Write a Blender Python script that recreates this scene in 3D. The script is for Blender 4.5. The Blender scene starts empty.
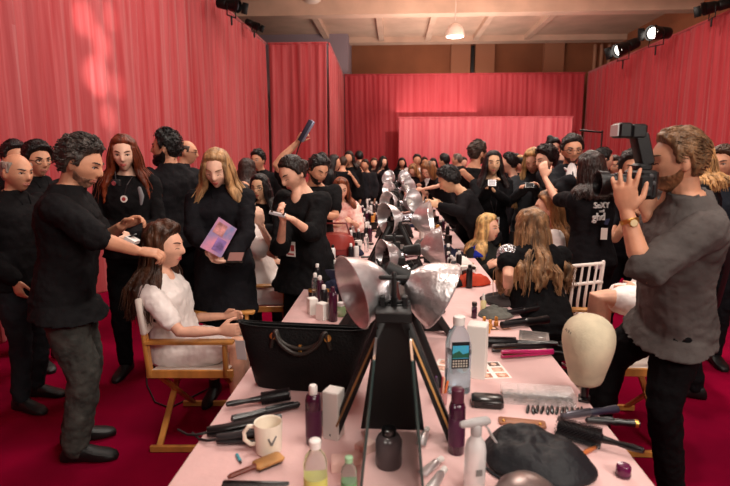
import bpy, math, random
from mathutils import Vector as V, Matrix, noise
rnd = random.Random(7)
SC = bpy.context.scene
COL = SC.collection
PI = math.pi
# ------------------------------------------------------------------ camera model used to read positions off the photo
F_PX = 520.0
TH = math.atan(86/F_PX); PH = math.atan(30/F_PX*math.cos(TH)); CZ = 1.62
FWD = V((-math.sin(PH)*math.cos(TH), math.cos(PH)*math.cos(TH), -math.sin(TH)))
RGT = V((math.cos(PH), math.sin(PH), 0)); UPV = RGT.cross(FWD)
def ray(px, py): return FWD + RGT*((px-365)/F_PX) + UPV*((243-py)/F_PX)
def at(px, py, Y):
    d = ray(px, py); return V((0, 0, CZ)) + d*(Y/d.y)
def onz(px, py, z=0.0):
    d = ray(px, py); return V((0, 0, CZ)) + d*((z-CZ)/d.z)
cam = bpy.data.cameras.new('camera'); camo = bpy.data.objects.new('camera', cam); COL.objects.link(camo)
camo.location = (0, 0, CZ); camo.rotation_euler = (PI/2-TH, 0, PH)
cam.sensor_width = 36; cam.lens = F_PX/730*36; cam.clip_start = .05
cam.dof.use_dof = True; cam.dof.focus_distance = 3.2; cam.dof.aperture_fstop = 3.2
SC.camera = camo
# ------------------------------------------------------------------ materials
def lin(c):
    c = c/255.0
    return c/12.92 if c <= .04045 else ((c+.055)/1.055)**2.4
def rgb(c): return (lin(c[0]), lin(c[1]), lin(c[2]), 1)
MATS = {}
def M(name, c=(128, 128, 128), rough=.6, metal=0.0, var=0.0, vs=8.0, stretch=(1, 1, 1), bump=0.0, bs=60.0, trans=0.0, alpha=1.0, emit=0.0, spec=.5, coat=0.0, sheen=0.0, dark=None, ior=1.45):
    if name in MATS: return MATS[name]
    m = bpy.data.materials.new(name); m.use_nodes = True; nt = m.node_tree; N = nt.nodes; L = nt.links
    b = N['Principled BSDF']; b.inputs['Base Color'].default_value = rgb(c)
    b.inputs['Roughness'].default_value = rough; b.inputs['Metallic'].default_value = metal
    b.inputs['Specular IOR Level'].default_value = spec; b.inputs['IOR'].default_value = ior
    b.inputs['Transmission Weight'].default_value = trans; b.inputs['Alpha'].default_value = alpha
    b.inputs['Coat Weight'].default_value = coat; b.inputs['Sheen Weight'].default_value = sheen
    if emit: b.inputs['Emission Color'].default_value = rgb(c); b.inputs['Emission Strength'].default_value = emit
    if var or bump:
        tc = N.new('ShaderNodeTexCoord'); mp = N.new('ShaderNodeMapping'); mp.inputs['Scale'].default_value = stretch
        L.new(tc.outputs['Object'], mp.inputs['Vector'])
    if var:
        n = N.new('ShaderNodeTexNoise'); n.inputs['Scale'].default_value = vs; n.inputs['Detail'].default_value = 4
        L.new(mp.outputs[0], n.inputs['Vector'])
        r = N.new('ShaderNodeValToRGB'); r.color_ramp.elements[0].position = .32; r.color_ramp.elements[1].position = .68
        d = dark or tuple(x*(1-var) for x in c)
        r.color_ramp.elements[0].color = rgb(d); r.color_ramp.elements[1].color = rgb(tuple(min(255, x*(1+var*.5)) for x in c))
        L.new(n.outputs['Fac'], r.inputs['Fac']); L.new(r.outputs['Color'], b.inputs['Base Color'])
    if bump:
        n2 = N.new('ShaderNodeTexNoise'); n2.inputs['Scale'].default_value = bs; n2.inputs['Detail'].default_value = 3
        L.new(mp.outputs[0], n2.inputs['Vector'])
        bp = N.new('ShaderNodeBump'); bp.inputs['Strength'].default_value = bump; bp.inputs['Distance'].default_value = .02
        L.new(n2.outputs['Fac'], bp.inputs['Height']); L.new(bp.outputs[0], b.inputs['Normal'])
    MATS[name] = m; return m
def cloth(c, name=None, rough=.85): return M(name or 'cloth_%d_%d_%d' % c, c, rough, var=.18, vs=5, bump=.45, bs=18, spec=.12)
def hairmat(c): return M('hair_%d_%d_%d' % c, c, .42, var=.45, vs=26, stretch=(1, 1, .12), bump=.55, bs=90, spec=.4)
def skinmat(c): return M('skin_%d_%d_%d' % c, c, .5, var=.07, vs=18, bump=.04, bs=200, spec=.4)
# ------------------------------------------------------------------ mesh builder
def frame(d):
    d = d.normalized(); a = V((0, 0, 1)) if abs(d.z) < .9 else V((0, 1, 0))
    x = a.cross(d).normalized(); return x, d.cross(x), d
class MB:
    def __init__(s): s.v = []; s.f = []; s.m = []; s.mi = 0
    def add(s, vs, fs):
        b = len(s.v); s.v += [V(p) for p in vs]; s.f += [tuple(b+i for i in f) for f in fs]; s.m += [s.mi]*len(fs)
    def rings(s, rs, cap=True, close=False):
        n = len(rs[0]); vs = [p for r in rs for p in r]; fs = []; k = len(rs)
        for j in range(k if close else k-1):
            for i in range(n):
                fs.append((j*n+i, j*n+(i+1) % n, ((j+1) % k)*n+(i+1) % n, ((j+1) % k)*n+i))
        if cap and not close: fs += [tuple(reversed(range(n))), tuple((k-1)*n+i for i in range(n))]
        s.add(vs, fs); return s
    def tube(s, pts, rad, n=10, caps=True, flat=None):
        pts = [V(p) for p in pts]; k = len(pts)
        if not hasattr(rad, '__len__'): rad = [rad]*k
        P = []; Rr = []
        d0 = (pts[1]-pts[0]).normalized(); d1 = (pts[-1]-pts[-2]).normalized()
        if caps:
            P += [pts[0]-d0*rad[0]*.95, pts[0]-d0*rad[0]*.6]; Rr += [rad[0]*.25, rad[0]*.78]
        P += pts; Rr += list(rad)
        if caps:
            P += [pts[-1]+d1*rad[-1]*.6, pts[-1]+d1*rad[-1]*.95]; Rr += [rad[-1]*.78, rad[-1]*.25]
        x = None; rs = []
        for i in range(len(P)):
            d = (P[min(i+1, len(P)-1)]-P[max(i-1, 0)])
            if d.length < 1e-9: d = d0
            d.normalize()
            if x is None: x = frame(d)[0] if flat is None else (V(flat[0])-d*d.dot(V(flat[0]))).normalized()
            else:
                x = x-d*x.dot(d); x = x.normalized() if x.length > 1e-6 else frame(d)[0]
            y = d.cross(x); fl = flat[1] if flat else 1
            rs.append([P[i]+x*(Rr[i]*math.cos(2*PI*j/n))+y*(Rr[i]*fl*math.sin(2*PI*j/n)) for j in range(n)])
        return s.rings(rs)
    def ell(s, c, r, ax=None, n=14, m=10):
        c = V(c); ax = ax or (V((1, 0, 0)), V((0, 1, 0)), V((0, 0, 1))); rs = []
        for j in range(m+1):
            t = .03+(PI-.06)*j/m
            rs.append([c+ax[0]*(r[0]*math.sin(t)*math.cos(2*PI*i/n))+ax[1]*(r[1]*math.sin(t)*math.sin(2*PI*i/n))+ax[2]*(-r[2]*math.cos(t)) for i in range(n)])
        return s.rings(rs)
    def lathe(s, prof, c=(0, 0, 0), n=24, ax=None, cap=True, sx=1, sy=1):
        c = V(c); x, y, d = ax or (V((1, 0, 0)), V((0, 1, 0)), V((0, 0, 1)))
        return s.rings([[c+d*z+x*(r*sx*math.cos(2*PI*i/n))+y*(r*sy*math.sin(2*PI*i/n)) for i in range(n)] for r, z in prof], cap)
    def box(s, lo, hi, bev=0.0, M4=None):
        x0, y0, z0 = lo; x1, y1, z1 = hi; b = min(bev, (x1-x0)*.45, (y1-y0)*.45, (z1-z0)*.45)
        if b > 0:
            def rg(i, z): return [V((x0+b-i, y0-i+b, z)), V((x1-b+i, y0-i+b, z)), V((x1-b+i, y1-b+i, z)), V((x0+b-i, y1-b+i, z))]
            def oc(o, z):
                q = b*.999
                X0, X1, Y0, Y1 = x0+o, x1-o, y0+o, y1-o
                return [V(p) for p in ((X0+q, Y0, z), (X1-q, Y0, z), (X1, Y0+q, z), (X1, Y1-q, z), (X1-q, Y1, z), (X0+q, Y1, z), (X0, Y1-q, z), (X0, Y0+q, z))]
            rs = [oc(b*.7, z0), oc(0, z0+b*.7), oc(0, z1-b*.7), oc(b*.7, z1)]
            if M4: rs = [[M4 @ p for p in r] for r in rs]
            return s.rings(rs)
        vs = [V((x, y, z)) for z in (z0, z1) for x, y in ((x0, y0), (x1, y0), (x1, y1), (x0, y1))]
        if M4: vs = [M4 @ p for p in vs]
        s.add(vs, [(3, 2, 1, 0), (4, 5, 6, 7), (0, 1, 5, 4), (1, 2, 6, 5), (2, 3, 7, 6), (3, 0, 4, 7)]); return s
    def bar(s, a, b, w, t, up=(0, 0, 1), bev=.002):
        a = V(a); b = V(b); d = (b-a); L = d.length; d.normalize(); u = V(up); x = u.cross(d)
        if x.length < 1e-4: x = V((1, 0, 0)).cross(d)
        x.normalize(); z = d.cross(x)
        M4 = Matrix(((x.x, d.x, z.x, a.x), (x.y, d.y, z.y, a.y), (x.z, d.z, z.z, a.z), (0, 0, 0, 1)))
        return s.box((-w/2, 0, -t/2), (w/2, L, t/2), bev, M4)
    def xf(s, m):
        s.v = [m @ p for p in s.v]; return s
def obj(name, mb, mat, parent=None, org=(0, 0, 0), smooth=True, mods=()):
    me = bpy.data.meshes.new(name); o = V(org)
    me.from_pydata([tuple(p-o) for p in mb.v], [], mb.f); me.update()
    for m in (mat if isinstance(mat, (list, tuple)) else [mat]): me.materials.append(m)
    if any(mb.m): me.polygons.foreach_set('material_index', mb.m)
    if smooth:
        me.polygons.foreach_set('use_smooth', [True]*len(me.polygons))
        try: me.set_sharp_from_angle(angle=math.radians(42))
        except Exception: pass
    ob = bpy.data.objects.new(name, me); COL.objects.link(ob)
    if parent is not None: ob.parent = parent
    else: ob.location = o
    if parent is None and tuple(org) == (0, 0, 0): pass
    for md in mods:
        if md[0] == 'remesh':
            k = ob.modifiers.new('r', 'REMESH'); k.mode = 'VOXEL'; k.voxel_size = md[1]; k.use_smooth_shade = True
        elif md[0] == 'smooth':
            k = ob.modifiers.new('s', 'SMOOTH'); k.factor = .5; k.iterations = md[1]
        elif md[0] == 'noise':
            k = ob.modifiers.new('d', 'DISPLACE'); k.texture = ntex(md[1]); k.strength = md[2]; k.mid_level = .5; k.texture_coords = 'LOCAL'
        elif md[0] == 'sub':
            k = ob.modifiers.new('u', 'SUBSURF'); k.levels = k.render_levels = md[1]
        elif md[0] == 'solid':
            k = ob.modifiers.new('t', 'SOLIDIFY'); k.thickness = md[1]; k.offset = 0
    return ob
TEX = {}
def ntex(sz):
    if sz not in TEX:
        t = bpy.data.textures.new('n%g' % sz, 'CLOUDS'); t.noise_scale = sz; t.noise_depth = 2; TEX[sz] = t
    return TEX[sz]
def tag(o, label, cat, group=None):
    o['label'] = label; o['category'] = cat
    if group: o['group'] = group
    return o
def thing(name, label, cat, loc=(0, 0, 0), rz=0.0, group=None):
    o = bpy.data.objects.new(name, None); COL.objects.link(o); o.empty_display_size = .1
    o.location = loc; o.rotation_euler = (0, 0, rz); return tag(o, label, cat, group)
def struct(name, mb, mat, smooth=False):
    o = obj(name, mb, mat, smooth=smooth); o['kind'] = 'structure'; return o
def dup(root, loc, rz=None, label=None, group=None):
    r = root.copy(); COL.objects.link(r); r.location = loc
    if rz is not None: r.rotation_euler = (0, 0, rz)
    if label: r['label'] = label
    if group: r['group'] = group
    for ch in list(root.children):
        c = ch.copy(); COL.objects.link(c); c.parent = r
        for g in list(ch.children):
            d = g.copy(); COL.objects.link(d); d.parent = c
    return r
# ------------------------------------------------------------------ people
def sstep(a, b, x):
    t = max(0, min(1, (x-a)/(b-a))); return t*t*(3-2*t)
def ga(x, s): return math.exp(-(x/s)**2)
def lerp(x, tb):
    if x <= tb[0][0]: return tb[0][1]
    for (a, p), (b, q) in zip(tb, tb[1:]):
        if x <= b: return p+(q-p)*(x-a)/(b-a)
    return tb[-1][1]
def headpt(st, ct, sp, cp, fem):
    x, y, z = .077*st*sp, .097*st*cp, .120*ct
    if z < -.01:
        q = sstep(-.01, -.115, z)
        x *= 1-(.40 if fem else .30)*q
        if y < 0: y *= 1-.62*q
        else: y = y*(1-.05*q)+.012*q*max(0, cp)
    if z > .02: y -= .006*sstep(.02, .12, z); z = .02+(z-.02)*.91
    if y > 0:
        w = max(0, cp)
        nz = sstep(.028, -.026, z)*sstep(-.043, -.031, z) if z > -.05 else 0
        y += .024*ga(x, .0125)*nz*w
        y += .004*ga(z-.026, .011)*ga(x, .05)*w*(0.4 if fem else 1.2)
        y -= .010*ga(abs(x)-.031, .015)*ga(z-.006, .013)*w
        y += .004*ga(x, .024)*(ga(z+.056, .006)+ga(z+.069, .007))*w-.003*ga(x, .026)*ga(z+.0625, .003)*w
        y += .009*ga(x, .022)*ga(z+.101, .016)*w
        y += .004*ga(abs(x)-.047, .016)*ga(z+.018, .02)*w
    return V((x, y, z))
def headgrid(fem, n, m):
    g = []
    for j in range(m+1):
        t = .04+(PI-.08)*j/m; st, ct = math.sin(t), math.cos(t)
        g.append([headpt(st, ct, math.sin(2*PI*i/n), math.cos(2*PI*i/n), fem) for i in range(n)])
    return g
GR = {}
def grid(fem, hi):
    k = (fem, hi)
    if k not in GR: GR[k] = headgrid(fem, *((88, 72) if hi else (44, 34)))
    return GR[k]
HSH = [(-.10, -.085), (-.035, -.07), (-.014, .012), (.006, .020), (.014, -.014), (.027, -.014), (.036, .04), (.06, .064), (.095, .072)]
HLINE = [(-.10, -.085), (-.03, -.07), (.004, -.02), (.022, -.012), (.034, .04), (.06, .066), (.095, .074)]
def ik(a, t, l1, l2, hint):
    d = t-a; L = d.length
    if L > (l1+l2)*.995:
        s = L/(l1+l2)/.995; l1 *= s; l2 *= s
    d.normalize(); c = (l1*l1+L*L-l2*l2)/(2*L); h = math.sqrt(max(0, l1*l1-c*c))
    p = hint-d*hint.dot(d); p = p.normalized() if p.length > 1e-5 else frame(d)[0]
    return a+d*c+p*h
def hand(mb, w, d, n, right, k, curl=.35, thumb=.5, spread=0.0):
    d = d.normalized(); n = (n-d*n.dot(d)).normalized(); lat = d.cross(n)*(1 if right else -1)
    rs = []
    for t, hw, ht in ((-.02, .023, .018), (.01, .026, .018), (.04, .038, .017), (.075, .042, .015), (.095, .038, .012)):
        c = w+d*(t*k); rs.append([c+lat*(hw*k*math.cos(2*PI*i/12))+n*(ht*k*math.sin(2*PI*i/12)) for i in range(12)])
    mb.rings(rs)
    for q, (o, L) in enumerate(((.031, .070), (.011, .079), (-.010, .073), (-.030, .056))):
        c = curl*(.85+.12*q) if not hasattr(curl, '__len__') else curl[q]
        b = w+d*(.086*k)+lat*(o*k); dd = (d+lat*(spread*(1.5-q)*.25)).normalized(); pts = [b]; a = 0
        for s, f in ((.46, .7), (.30, 1.2), (.24, .8)):
            a += c*f; pts.append(pts[-1]+(dd*math.cos(a)+n*math.sin(a))*(L*s*k))
        mb.tube(pts, [.0098*k, .0090*k, .0082*k, .0070*k], n=8)
    b = w+d*(.022*k)+lat*(.024*k); t1 = (d*.75+lat*.75+n*thumb*.6).normalized(); t2 = (d*.95+lat*.25+n*thumb).normalized()
    mb.tube([b, b+t1*(.042*k), b+t1*(.042*k)+t2*(.030*k), b+t1*(.042*k)+t2*(.052*k)], [.014*k, .0115*k, .010*k, .008*k], n=8)
TOR_M = [(-.16, .150, .108, 0), (-.02, .168, .118, -.012), (.15, .160, .112, 0), (.38, .148, .104, .012), (.60, .164, .118, .012), (.80, .186, .115, .0), (.92, .172, .085, -.008), (1.0, .095, .062, -.012), (1.08, .058, .054, -.005)]
TOR_F = [(-.16, .150, .110, 0), (-.02, .172, .122, -.015), (.15, .160, .108, 0), (.40, .122, .088, .012), (.60, .140, .108, .018), (.76, .158, .108, .012), (.90, .150, .074, -.006), (1.0, .080, .055, -.012), (1.08, .047, .047, -.004)]
SKIN = {'l': (226, 172, 146), 'm': (206, 148, 118), 't': (190, 128, 98), 'd': (120, 78, 58), 'p': (236, 188, 164), 'a': (226, 178, 142)}
class Person: pass
def PX(q): return V(q) if isinstance(q, V) else at(*q)
def person(label, head, D, a, name='person', look=None, pitch=8, roll=0, fem=False, lean=4, side=0, H=None, pel=None, neck=None,
           R=None, L=None, Re=None, Le=None, Rd=None, Ld=None, Rn=None, Ln=None, curl=.35, Rk=None, Lk=None, Rf=None, Lf=None, seat=False,
           skin='l', spread=0.0, hair=None, top=None, bottom=None, shoes=(12, 12, 13), brow=None, eyes='open', beard=None, glasses=None, group=None, vneck=False, k=None, ground=0.0, smile=False):
    S = Person(); far = D > 6.2; mid = D > 4.3
    Hc = PX((head[0], head[1], D)); a = math.radians(a); Fv = V((math.sin(a), math.cos(a), 0)); Rv = V((math.cos(a), -math.sin(a), 0))
    lk = math.radians(look) if look is not None else a
    if k is None: k = (H or (1.66 if fem else 1.77))/1.75 if (seat or H) else max(.86, min(1.08, (Hc.z+.115)/1.75))
    p = math.radians(pitch); hf0 = V((math.sin(lk), math.cos(lk), 0)); hr = V((math.cos(lk), -math.sin(lk), 0))
    hf = hf0*math.cos(p)-V((0, 0, 1))*math.sin(p); hu = hr.cross(hf)
    ro = math.radians(roll); hr, hu = hr*math.cos(ro)-hu*math.sin(ro), hu*math.cos(ro)+hr*math.sin(ro)
    U = (V((0, 0, 1))+Fv*math.tan(math.radians(lean))+Rv*math.tan(math.radians(side))).normalized()
    hk = k**.5*1.02
    ntop = Hc-hu*(.075*hk)-hf*(.022*hk)
    N = PX(neck) if neck else ntop-U*(.085*k)-Fv*(.014*k)
    if pel: Pv = PX(pel)
    else:
        Pv = N-U*(.535*k)
        if not seat: Pv = V((N.x-(N.x-Pv.x)*.9, N.y-(N.y-Pv.y)*.9, max(.6*k, min(Pv.z, .95*k))))
    Ut = (N-Pv).normalized(); TL = (N-Pv).length
    Rt = (Rv-Ut*Rv.dot(Ut)).normalized(); Ft = Ut.cross(Rt)*1.0
    if Ft.dot(Fv) < 0: Ft = -Ft
    TOR = TOR_F if fem else TOR_M
    def ring(t, w, d, o, ex=0, n=20):
        c = Pv+Ut*(TL*t)+Ft*(o*k); e = .82
        out = []
        for i in range(n):
            cs, sn = math.cos(2*PI*i/n), math.sin(2*PI*i/n)
            out.append(c+Rt*((w*k+ex)*math.copysign(abs(cs)**e, cs))+Ft*((d*k+ex)*math.copysign(abs(sn)**e, sn)))
        return out
    sw = .165 if fem else .192
    SR, SL = N-Ut*(.055*k)+Rt*(sw*k), N-Ut*(.055*k)-Rt*(sw*k)
    hip = [Pv+Rt*(.088*k)-Ut*.02, Pv-Rt*(.088*k)-Ut*.02]
    # arms
    arms = []
    for (s, Sh, tgt, el) in ((1, SR, R, Re), (-1, SL, L, Le)):
        if tgt is None:
            E = Sh-Ut*(.285*k)+Rt*(s*.055*k)-Ft*.035; W = E-V((0, 0, .245*k))+Ft*(.06*k)-Rt*(s*.01)
        else:
            W = PX(tgt)
            if el: E = PX(el)
            else: E = ik(Sh, W, .29*k, .255*k, -V((0, 0, 1))+Rt*(s*.55)-Ft*.35)
        arms.append((s, Sh, E, W))
    legs = []
    for s, h, kn, ft in ((1, hip[0], Rk, Rf), (-1, hip[1], Lk, Lf)):
        if seat:
            Kp = PX(kn) if kn else h+Fv*(.43*k)+Rv*(s*.02)+V((0, 0, .03))
            A = PX(ft) if ft else V((Kp.x-Fv.x*.02, Kp.y-Fv.y*.02, max(ground+.09, Kp.z-.42*k)))
        else:
            A = PX(ft) if ft else V((Pv.x+Rv.x*s*.105*k-Fv.x*.02+Fv.x*s*.03, Pv.y+Rv.y*s*.105*k-Fv.y*.02+Fv.y*s*.03, .085))
            Lg = (h-A).length; Kp = PX(kn) if kn else ik(h, A, max(.40*k, min(.46*k, Lg*.512)), max(.38*k, min(.44*k, Lg*.496)), Fv+Rv*(s*.12))
        legs.append((s, h, Kp, A))
    base = V(((legs[0][3].x+legs[1][3].x)/2, (legs[0][3].y+legs[1][3].y)/2, 0))
    if seat: base = V((Pv.x, Pv.y, 0))
    S.root = thing(name, label, 'person', base, 0, group); O = base; rt = S.root
    S.__dict__.update(Hc=Hc, hf=hf, hr=hr, hu=hu, N=N, P=Pv, Ft=Ft, Rt=Rt, Ut=Ut, k=k, arms=arms, legs=legs, O=O, hk=hk)
    HW = lambda q: Hc+(hr*q[0]+hf*q[1]+hu*q[2])*hk
    S.HW = HW
    def T(t, x, y): return Pv+Ut*(TL*t)+Rt*(x*k)+Ft*(y*k)
    S.T = T
    am = .84 if fem else 1.0
    # ---- body, one continuous skin surface
    b = MB(); b.rings([ring(t, w*.97, d*.97, o) for t, w, d, o in TOR])
    b.tube([N-Ut*.05, N+(ntop-N)*.5, ntop+hu*.02], [.058*k*am, .054*k*am, .052*k*am], 14)
    for s, Sh, E, W in arms:
        m1 = Sh.lerp(E, .4); m2 = E.lerp(W, .35)
        b.tube([Sh, m1, E, m2, W], [.052*k*am, .044*k*am, .037*k*am, .038*k*am, .0255*k*am], 12)
        d = (Rd if s > 0 else Ld); d = V(d) if d else (W-E)
        n_ = (Rn if s > 0 else Ln); n_ = V(n_) if n_ else (-Rt*s*1.0+Ft*.2-V((0, 0, .2)))
        if abs(d.normalized().dot(n_.normalized())) > .93: n_ = V((0, 0, -1)) if abs(d.normalized().z) < .9 else -Rt*s
        c = curl[0 if s > 0 else 1] if hasattr(curl, '__len__') else curl
        hand(b, W, d, n_, s > 0, k*(.94 if fem else 1.03), c, spread=spread)
    for s, h, Kp, A in legs:
        ta = (.085 if fem else .09)*k
        b.tube([h+Ut*.02, h.lerp(Kp, .35), h.lerp(Kp, .8), Kp, Kp.lerp(A, .3), Kp.lerp(A, .7), A], [ta, ta*.9, ta*.65, .054*k, .054*k*(.95 if fem else 1), .038*k, .034*k], 12)
        fd = Fv; b.tube([A-V((0, 0, .035*k))-fd*.03, A-V((0, 0, .045*k))+fd*.03*k, A-V((0, 0, .062*k))+fd*.14*k], [.028*k, .024*k, .010*k], 10)
    G = grid(fem, not mid)
    b.rings([[HW(q) for q in r] for r in G])
    for s in (1, -1):
        b.ell(HW((s*.078, -.004, -.012)), (.010*hk, .017*hk, .030*hk), (hr, hf, hu), 10, 8)
    if vneck: b.ell(T(.905, 0, .034+1.15*(top or {}).get('ex', .016)), (.05*k, .042*k, .115*k), (Rt, Ft, (Ut*1.0+Ft*-.12).normalized()))
    vx = .0055 if D < 3.0 else (.0075 if D < 4.4 else (.011 if not far else .02))
    sm = skinmat(SKIN[skin])
    obj('body', b, sm, rt, O, mods=(('remesh', vx), ('smooth', 2)))
    # ---- face
    gy = lambda x, z: min((q for r in G for q in r if q.y > .02), key=lambda q: (q.x-x)**2+(q.z-z)**2).y
    if D < 7.5:
        hc = hair['c'] if hair else (40, 30, 25)
        bm_ = M('brow_%d_%d_%d' % tuple(hc), tuple(x*.75 for x in hc), .7)
        for s in (1, -1):
            ya = gy(s*.031, .006)
            if eyes == 'open':
                e = MB(); e.ell(HW((s*.031, ya-.005, .004)), (.0135*hk, .0095*hk, .0075*hk), (hr, hf, hu), 10, 8)
                ob = obj('eye', e, M('eye_white', (205, 195, 190), .25), rt, O)
                e = MB(); e.ell(HW((s*.031, ya+.002, .004)), (.0062*hk, .0042*hk, .0064*hk), (hr, hf, hu), 8, 6)
                obj('iris', e, M('eye_iris', (38, 26, 20), .15), ob, (0, 0, 0)).location = -O
            e = MB(); e.tube([HW((s*(.031+q), gy(s*(.031+q), .009)+.0015, .010-(.004 if eyes == 'open' else .010)*0-(abs(q)/.016)**2*.006-(.012 if eyes != 'open' else 0))) for q in (-.015, -.007, 0, .007, .015)], [.0014*hk, .0024*hk, .0026*hk, .0024*hk, .0014*hk], 6)
            obj('eyelash', e, M('lash', (24, 16, 14), .6), rt, O)
            e = MB(); e.tube([HW((s*(.014+q), gy(s*(.014+q), .027)+.001, .025+.006*math.sin(q/.036*2.4))) for q in (0, .009, .018, .027, .036)], [.0022*hk, .0036*hk, .0036*hk, .003*hk, .0014*hk], 6)
            obj('eyebrow', e, bm_, rt, O)
        lm = M('lips_'+('f' if fem else 'm'), (178, 84, 78) if fem else (176, 106, 92), .4)
        e = MB()
        for zz, rr in ((-.0575, .0036), (-.0670, .0045)):
            e.tube([HW((q, gy(q, zz)+.0002, zz+(.22*abs(q) if smile else .05*abs(q))*(1 if zz < -.06 else .6))) for q in (-.023, -.012, 0, .012, .023)], [.0012*hk, rr*hk, rr*1.05*hk, rr*hk, .0012*hk], 6)
        if smile: e.tube([HW((q, gy(q, -.062)+.002, -.0625+.2*abs(q))) for q in (-.02, 0, .02)], .002, 6)
        obj('lips', e, lm, rt, O)
    # ---- shells that follow the head: hair cap, beard
    def shell(fn, full=False):
        n = len(G[0]); vs = []; keep = []
        for j, r in enumerate(G):
            for i, q in enumerate(r):
                t = fn(q); nn = V((q.x/.077**2, q.y/.097**2, q.z/.12**2)).normalized()
                vs.append(HW(q+nn*t)); keep.append(t > -.0045)
        fs = []
        for j in range(len(G)-1):
            for i in range(n):
                f = (j*n+i, (j+1)*n+i, (j+1)*n+(i+1) % n, j*n+(i+1) % n)
                if full or any(keep[x] for x in f): fs.append(f)
        if keep[0] or full: fs.append(tuple(range(n)))
        if full: fs.append(tuple(reversed(range((len(G)-1)*n, len(G)*n))))
        mb = MB(); mb.add(vs, fs); return mb
    if hair:
        c = hair['c']; st = hair.get('s', 'short'); th = hair.get('t', .022)*(.78 if D > 4.3 and hair.get('s') in (None, 'short') else 1); hm = hairmat(tuple(c)); bald = hair.get('bald', 0)
        fq = hair.get('f', 38); rec = hair.get('rec', 0); am_ = hair.get('am', .35)
        def hfn(q):
            line = lerp(q.y, HSH if st == 'short' else HLINE)+rec*sstep(.02, .08, q.y)
            m = sstep(line-.010, line+.014+.028*sstep(.0, .08, q.y), q.z)
            if bald and q.z > .05: m *= 1-bald*sstep(.05, .075, q.z)
            if m <= .01: return -.016
            nz = noise.noise(V((q.x*fq, q.y*fq, q.z*fq*(.4 if st != 'short' else 1)))+V((D*3, 0, 0)))
            tt = th*(.55+.6*sstep(-.05, .09, q.z))*(1+am_*nz)
            if hair.get('part'): tt *= 1-.45*ga(q.x-hair['part'], .010)*sstep(-.03, .03, q.y)
            return -.016+m*(tt+.016)
        cap = shell(hfn, True)
        hb = MB(); hb.v = cap.v; hb.f = cap.f; hb.m = [0]*len(cap.f)
        loose = MB()
        if st in ('long', 'mid'):
            Ln_ = hair.get('len', .30); cnt = 30 if not far else 14; back = hair.get('back', True)
            fr = hair.get('front', 68)
            for i in range(cnt):
                u = (i+.5)/cnt; ph = math.radians(fr+(360-2*fr)*u); sp, cp = math.sin(ph), math.cos(ph)
                jl = Ln_*(.8+.3*rnd.random())
                for ly in ((0, 1) if not far else (0,)):
                    z0 = .045-ly*.05
                    p0 = HW((.072*sp*(1-.1*ly), .088*cp, z0)); p1 = HW((.090*sp, .098*cp-.004, -.03)); p2 = HW((.094*sp, .090*cp-.012, -.105))
                    out = (p2-Hc); out.z = 0; out = out.normalized() if out.length > 1e-4 else -Ft
                    pts = [p0, p1, p2]; q = p2; w = .0
                    for s_ in range(4):
                        fl = out*((.028 if s_ < 2 else .004)*hair.get('out', 1))*(1+.4*rnd.random())
                        wv = hair.get('wave', .012)
                        q = q+V((0, 0, -1))*(jl/4)+fl+V((rnd.uniform(-wv, wv), rnd.uniform(-wv, wv), 0)); pts.append(q)
                    rr = .019*hk if not far else .03
                    hb.tube(pts, [rr*.7, rr*1.0, rr*1.15, rr*1.1, rr, rr*.75, rr*.25], 7)
                    if not mid and ly == 0:
                        for e_ in range(6):
                            o_ = V((rnd.uniform(-.02, .02), rnd.uniform(-.02, .02), 0)); loose.tube([x+o_*(.6+.25*ii)+out*.007 for ii, x in enumerate(pts)], [.003, .0035, .0035, .0032, .003, .002, .001], 5)
        if st == 'bun':
            bc = HW(hair.get('at', (0, -.105, .03))); hb.ell(bc, (.045*hk, .042*hk, .042*hk), (hr, hf, hu))
        if st == 'tail':
            q = HW((0, -.10, .03)); hb.tube([q, q-hf*.05+V((0, 0, .0)), q-hf*.085-V((0, 0, .09)), q-hf*.08-V((0, 0, .20)), q-hf*.06-V((0, 0, .27))], [.022, .032, .034, .026, .008], 9)
        if st == 'up':
            for i in range(16):
                t_ = rnd.uniform(0, 2*PI); rr = rnd.uniform(.0, .05); q = HW((rr*math.cos(t_), -.02+rr*math.sin(t_), .115)); hb.tube([q, q+V((rnd.uniform(-.03, .03), rnd.uniform(-.03, .03), rnd.uniform(.005, .03)))], [.016, .007], 6)
        if st in ('short', 'bun', 'up', 'tail') and D < 6.8 and not (bald > .5):
            cand = [q for j, r in enumerate(G) for q in r if hfn(q) > th*.45]; n_ = hair.get('n', 320 if D < 4.4 else 160)
            for _ in range(n_ if cand else 0):
                q = rnd.choice(cand); nn = V((q.x/.077**2, q.y/.097**2, q.z/.12**2)).normalized(); nw = (hr*nn.x+hf*nn.y+hu*nn.z)
                sw_ = hair.get('wild', .35); dd = -hf*.9-hu*.25+(hr*rnd.uniform(-1, 1)+hf*rnd.uniform(-1, 1)+hu*rnd.uniform(-1, 1))*sw_; dd = dd-nw*dd.dot(nw)
                if dd.length < .05: continue
                dd.normalize(); p_ = HW(q+nn*(hfn(q)-.006)); lf = rnd.uniform(.02, .045)*(1 if st == 'short' else .8); h_ = th*hair.get('lift', .30)
                loose.tube([p_, p_+dd*lf*.5+nw*h_, p_+dd*lf+nw*h_*.7], [.0034*(1 if D < 4.4 else 1.5), .0032*(1 if D < 4.4 else 1.5), .0008], 5)
        vh = .0055 if D < 3.0 else (.0075 if D < 4.4 else (.011 if not far else .018))
        ho = obj('hair', hb, hm, rt, O, mods=(('remesh', vh), ('smooth', 1), ('noise', .03, .010)) if st in ('long', 'mid', 'bun', 'tail', 'up') or True else ())
        if loose.v: obj('loose_strands', loose, hm, ho)
        if loose.v: ho.children[0].location = -O
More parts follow.
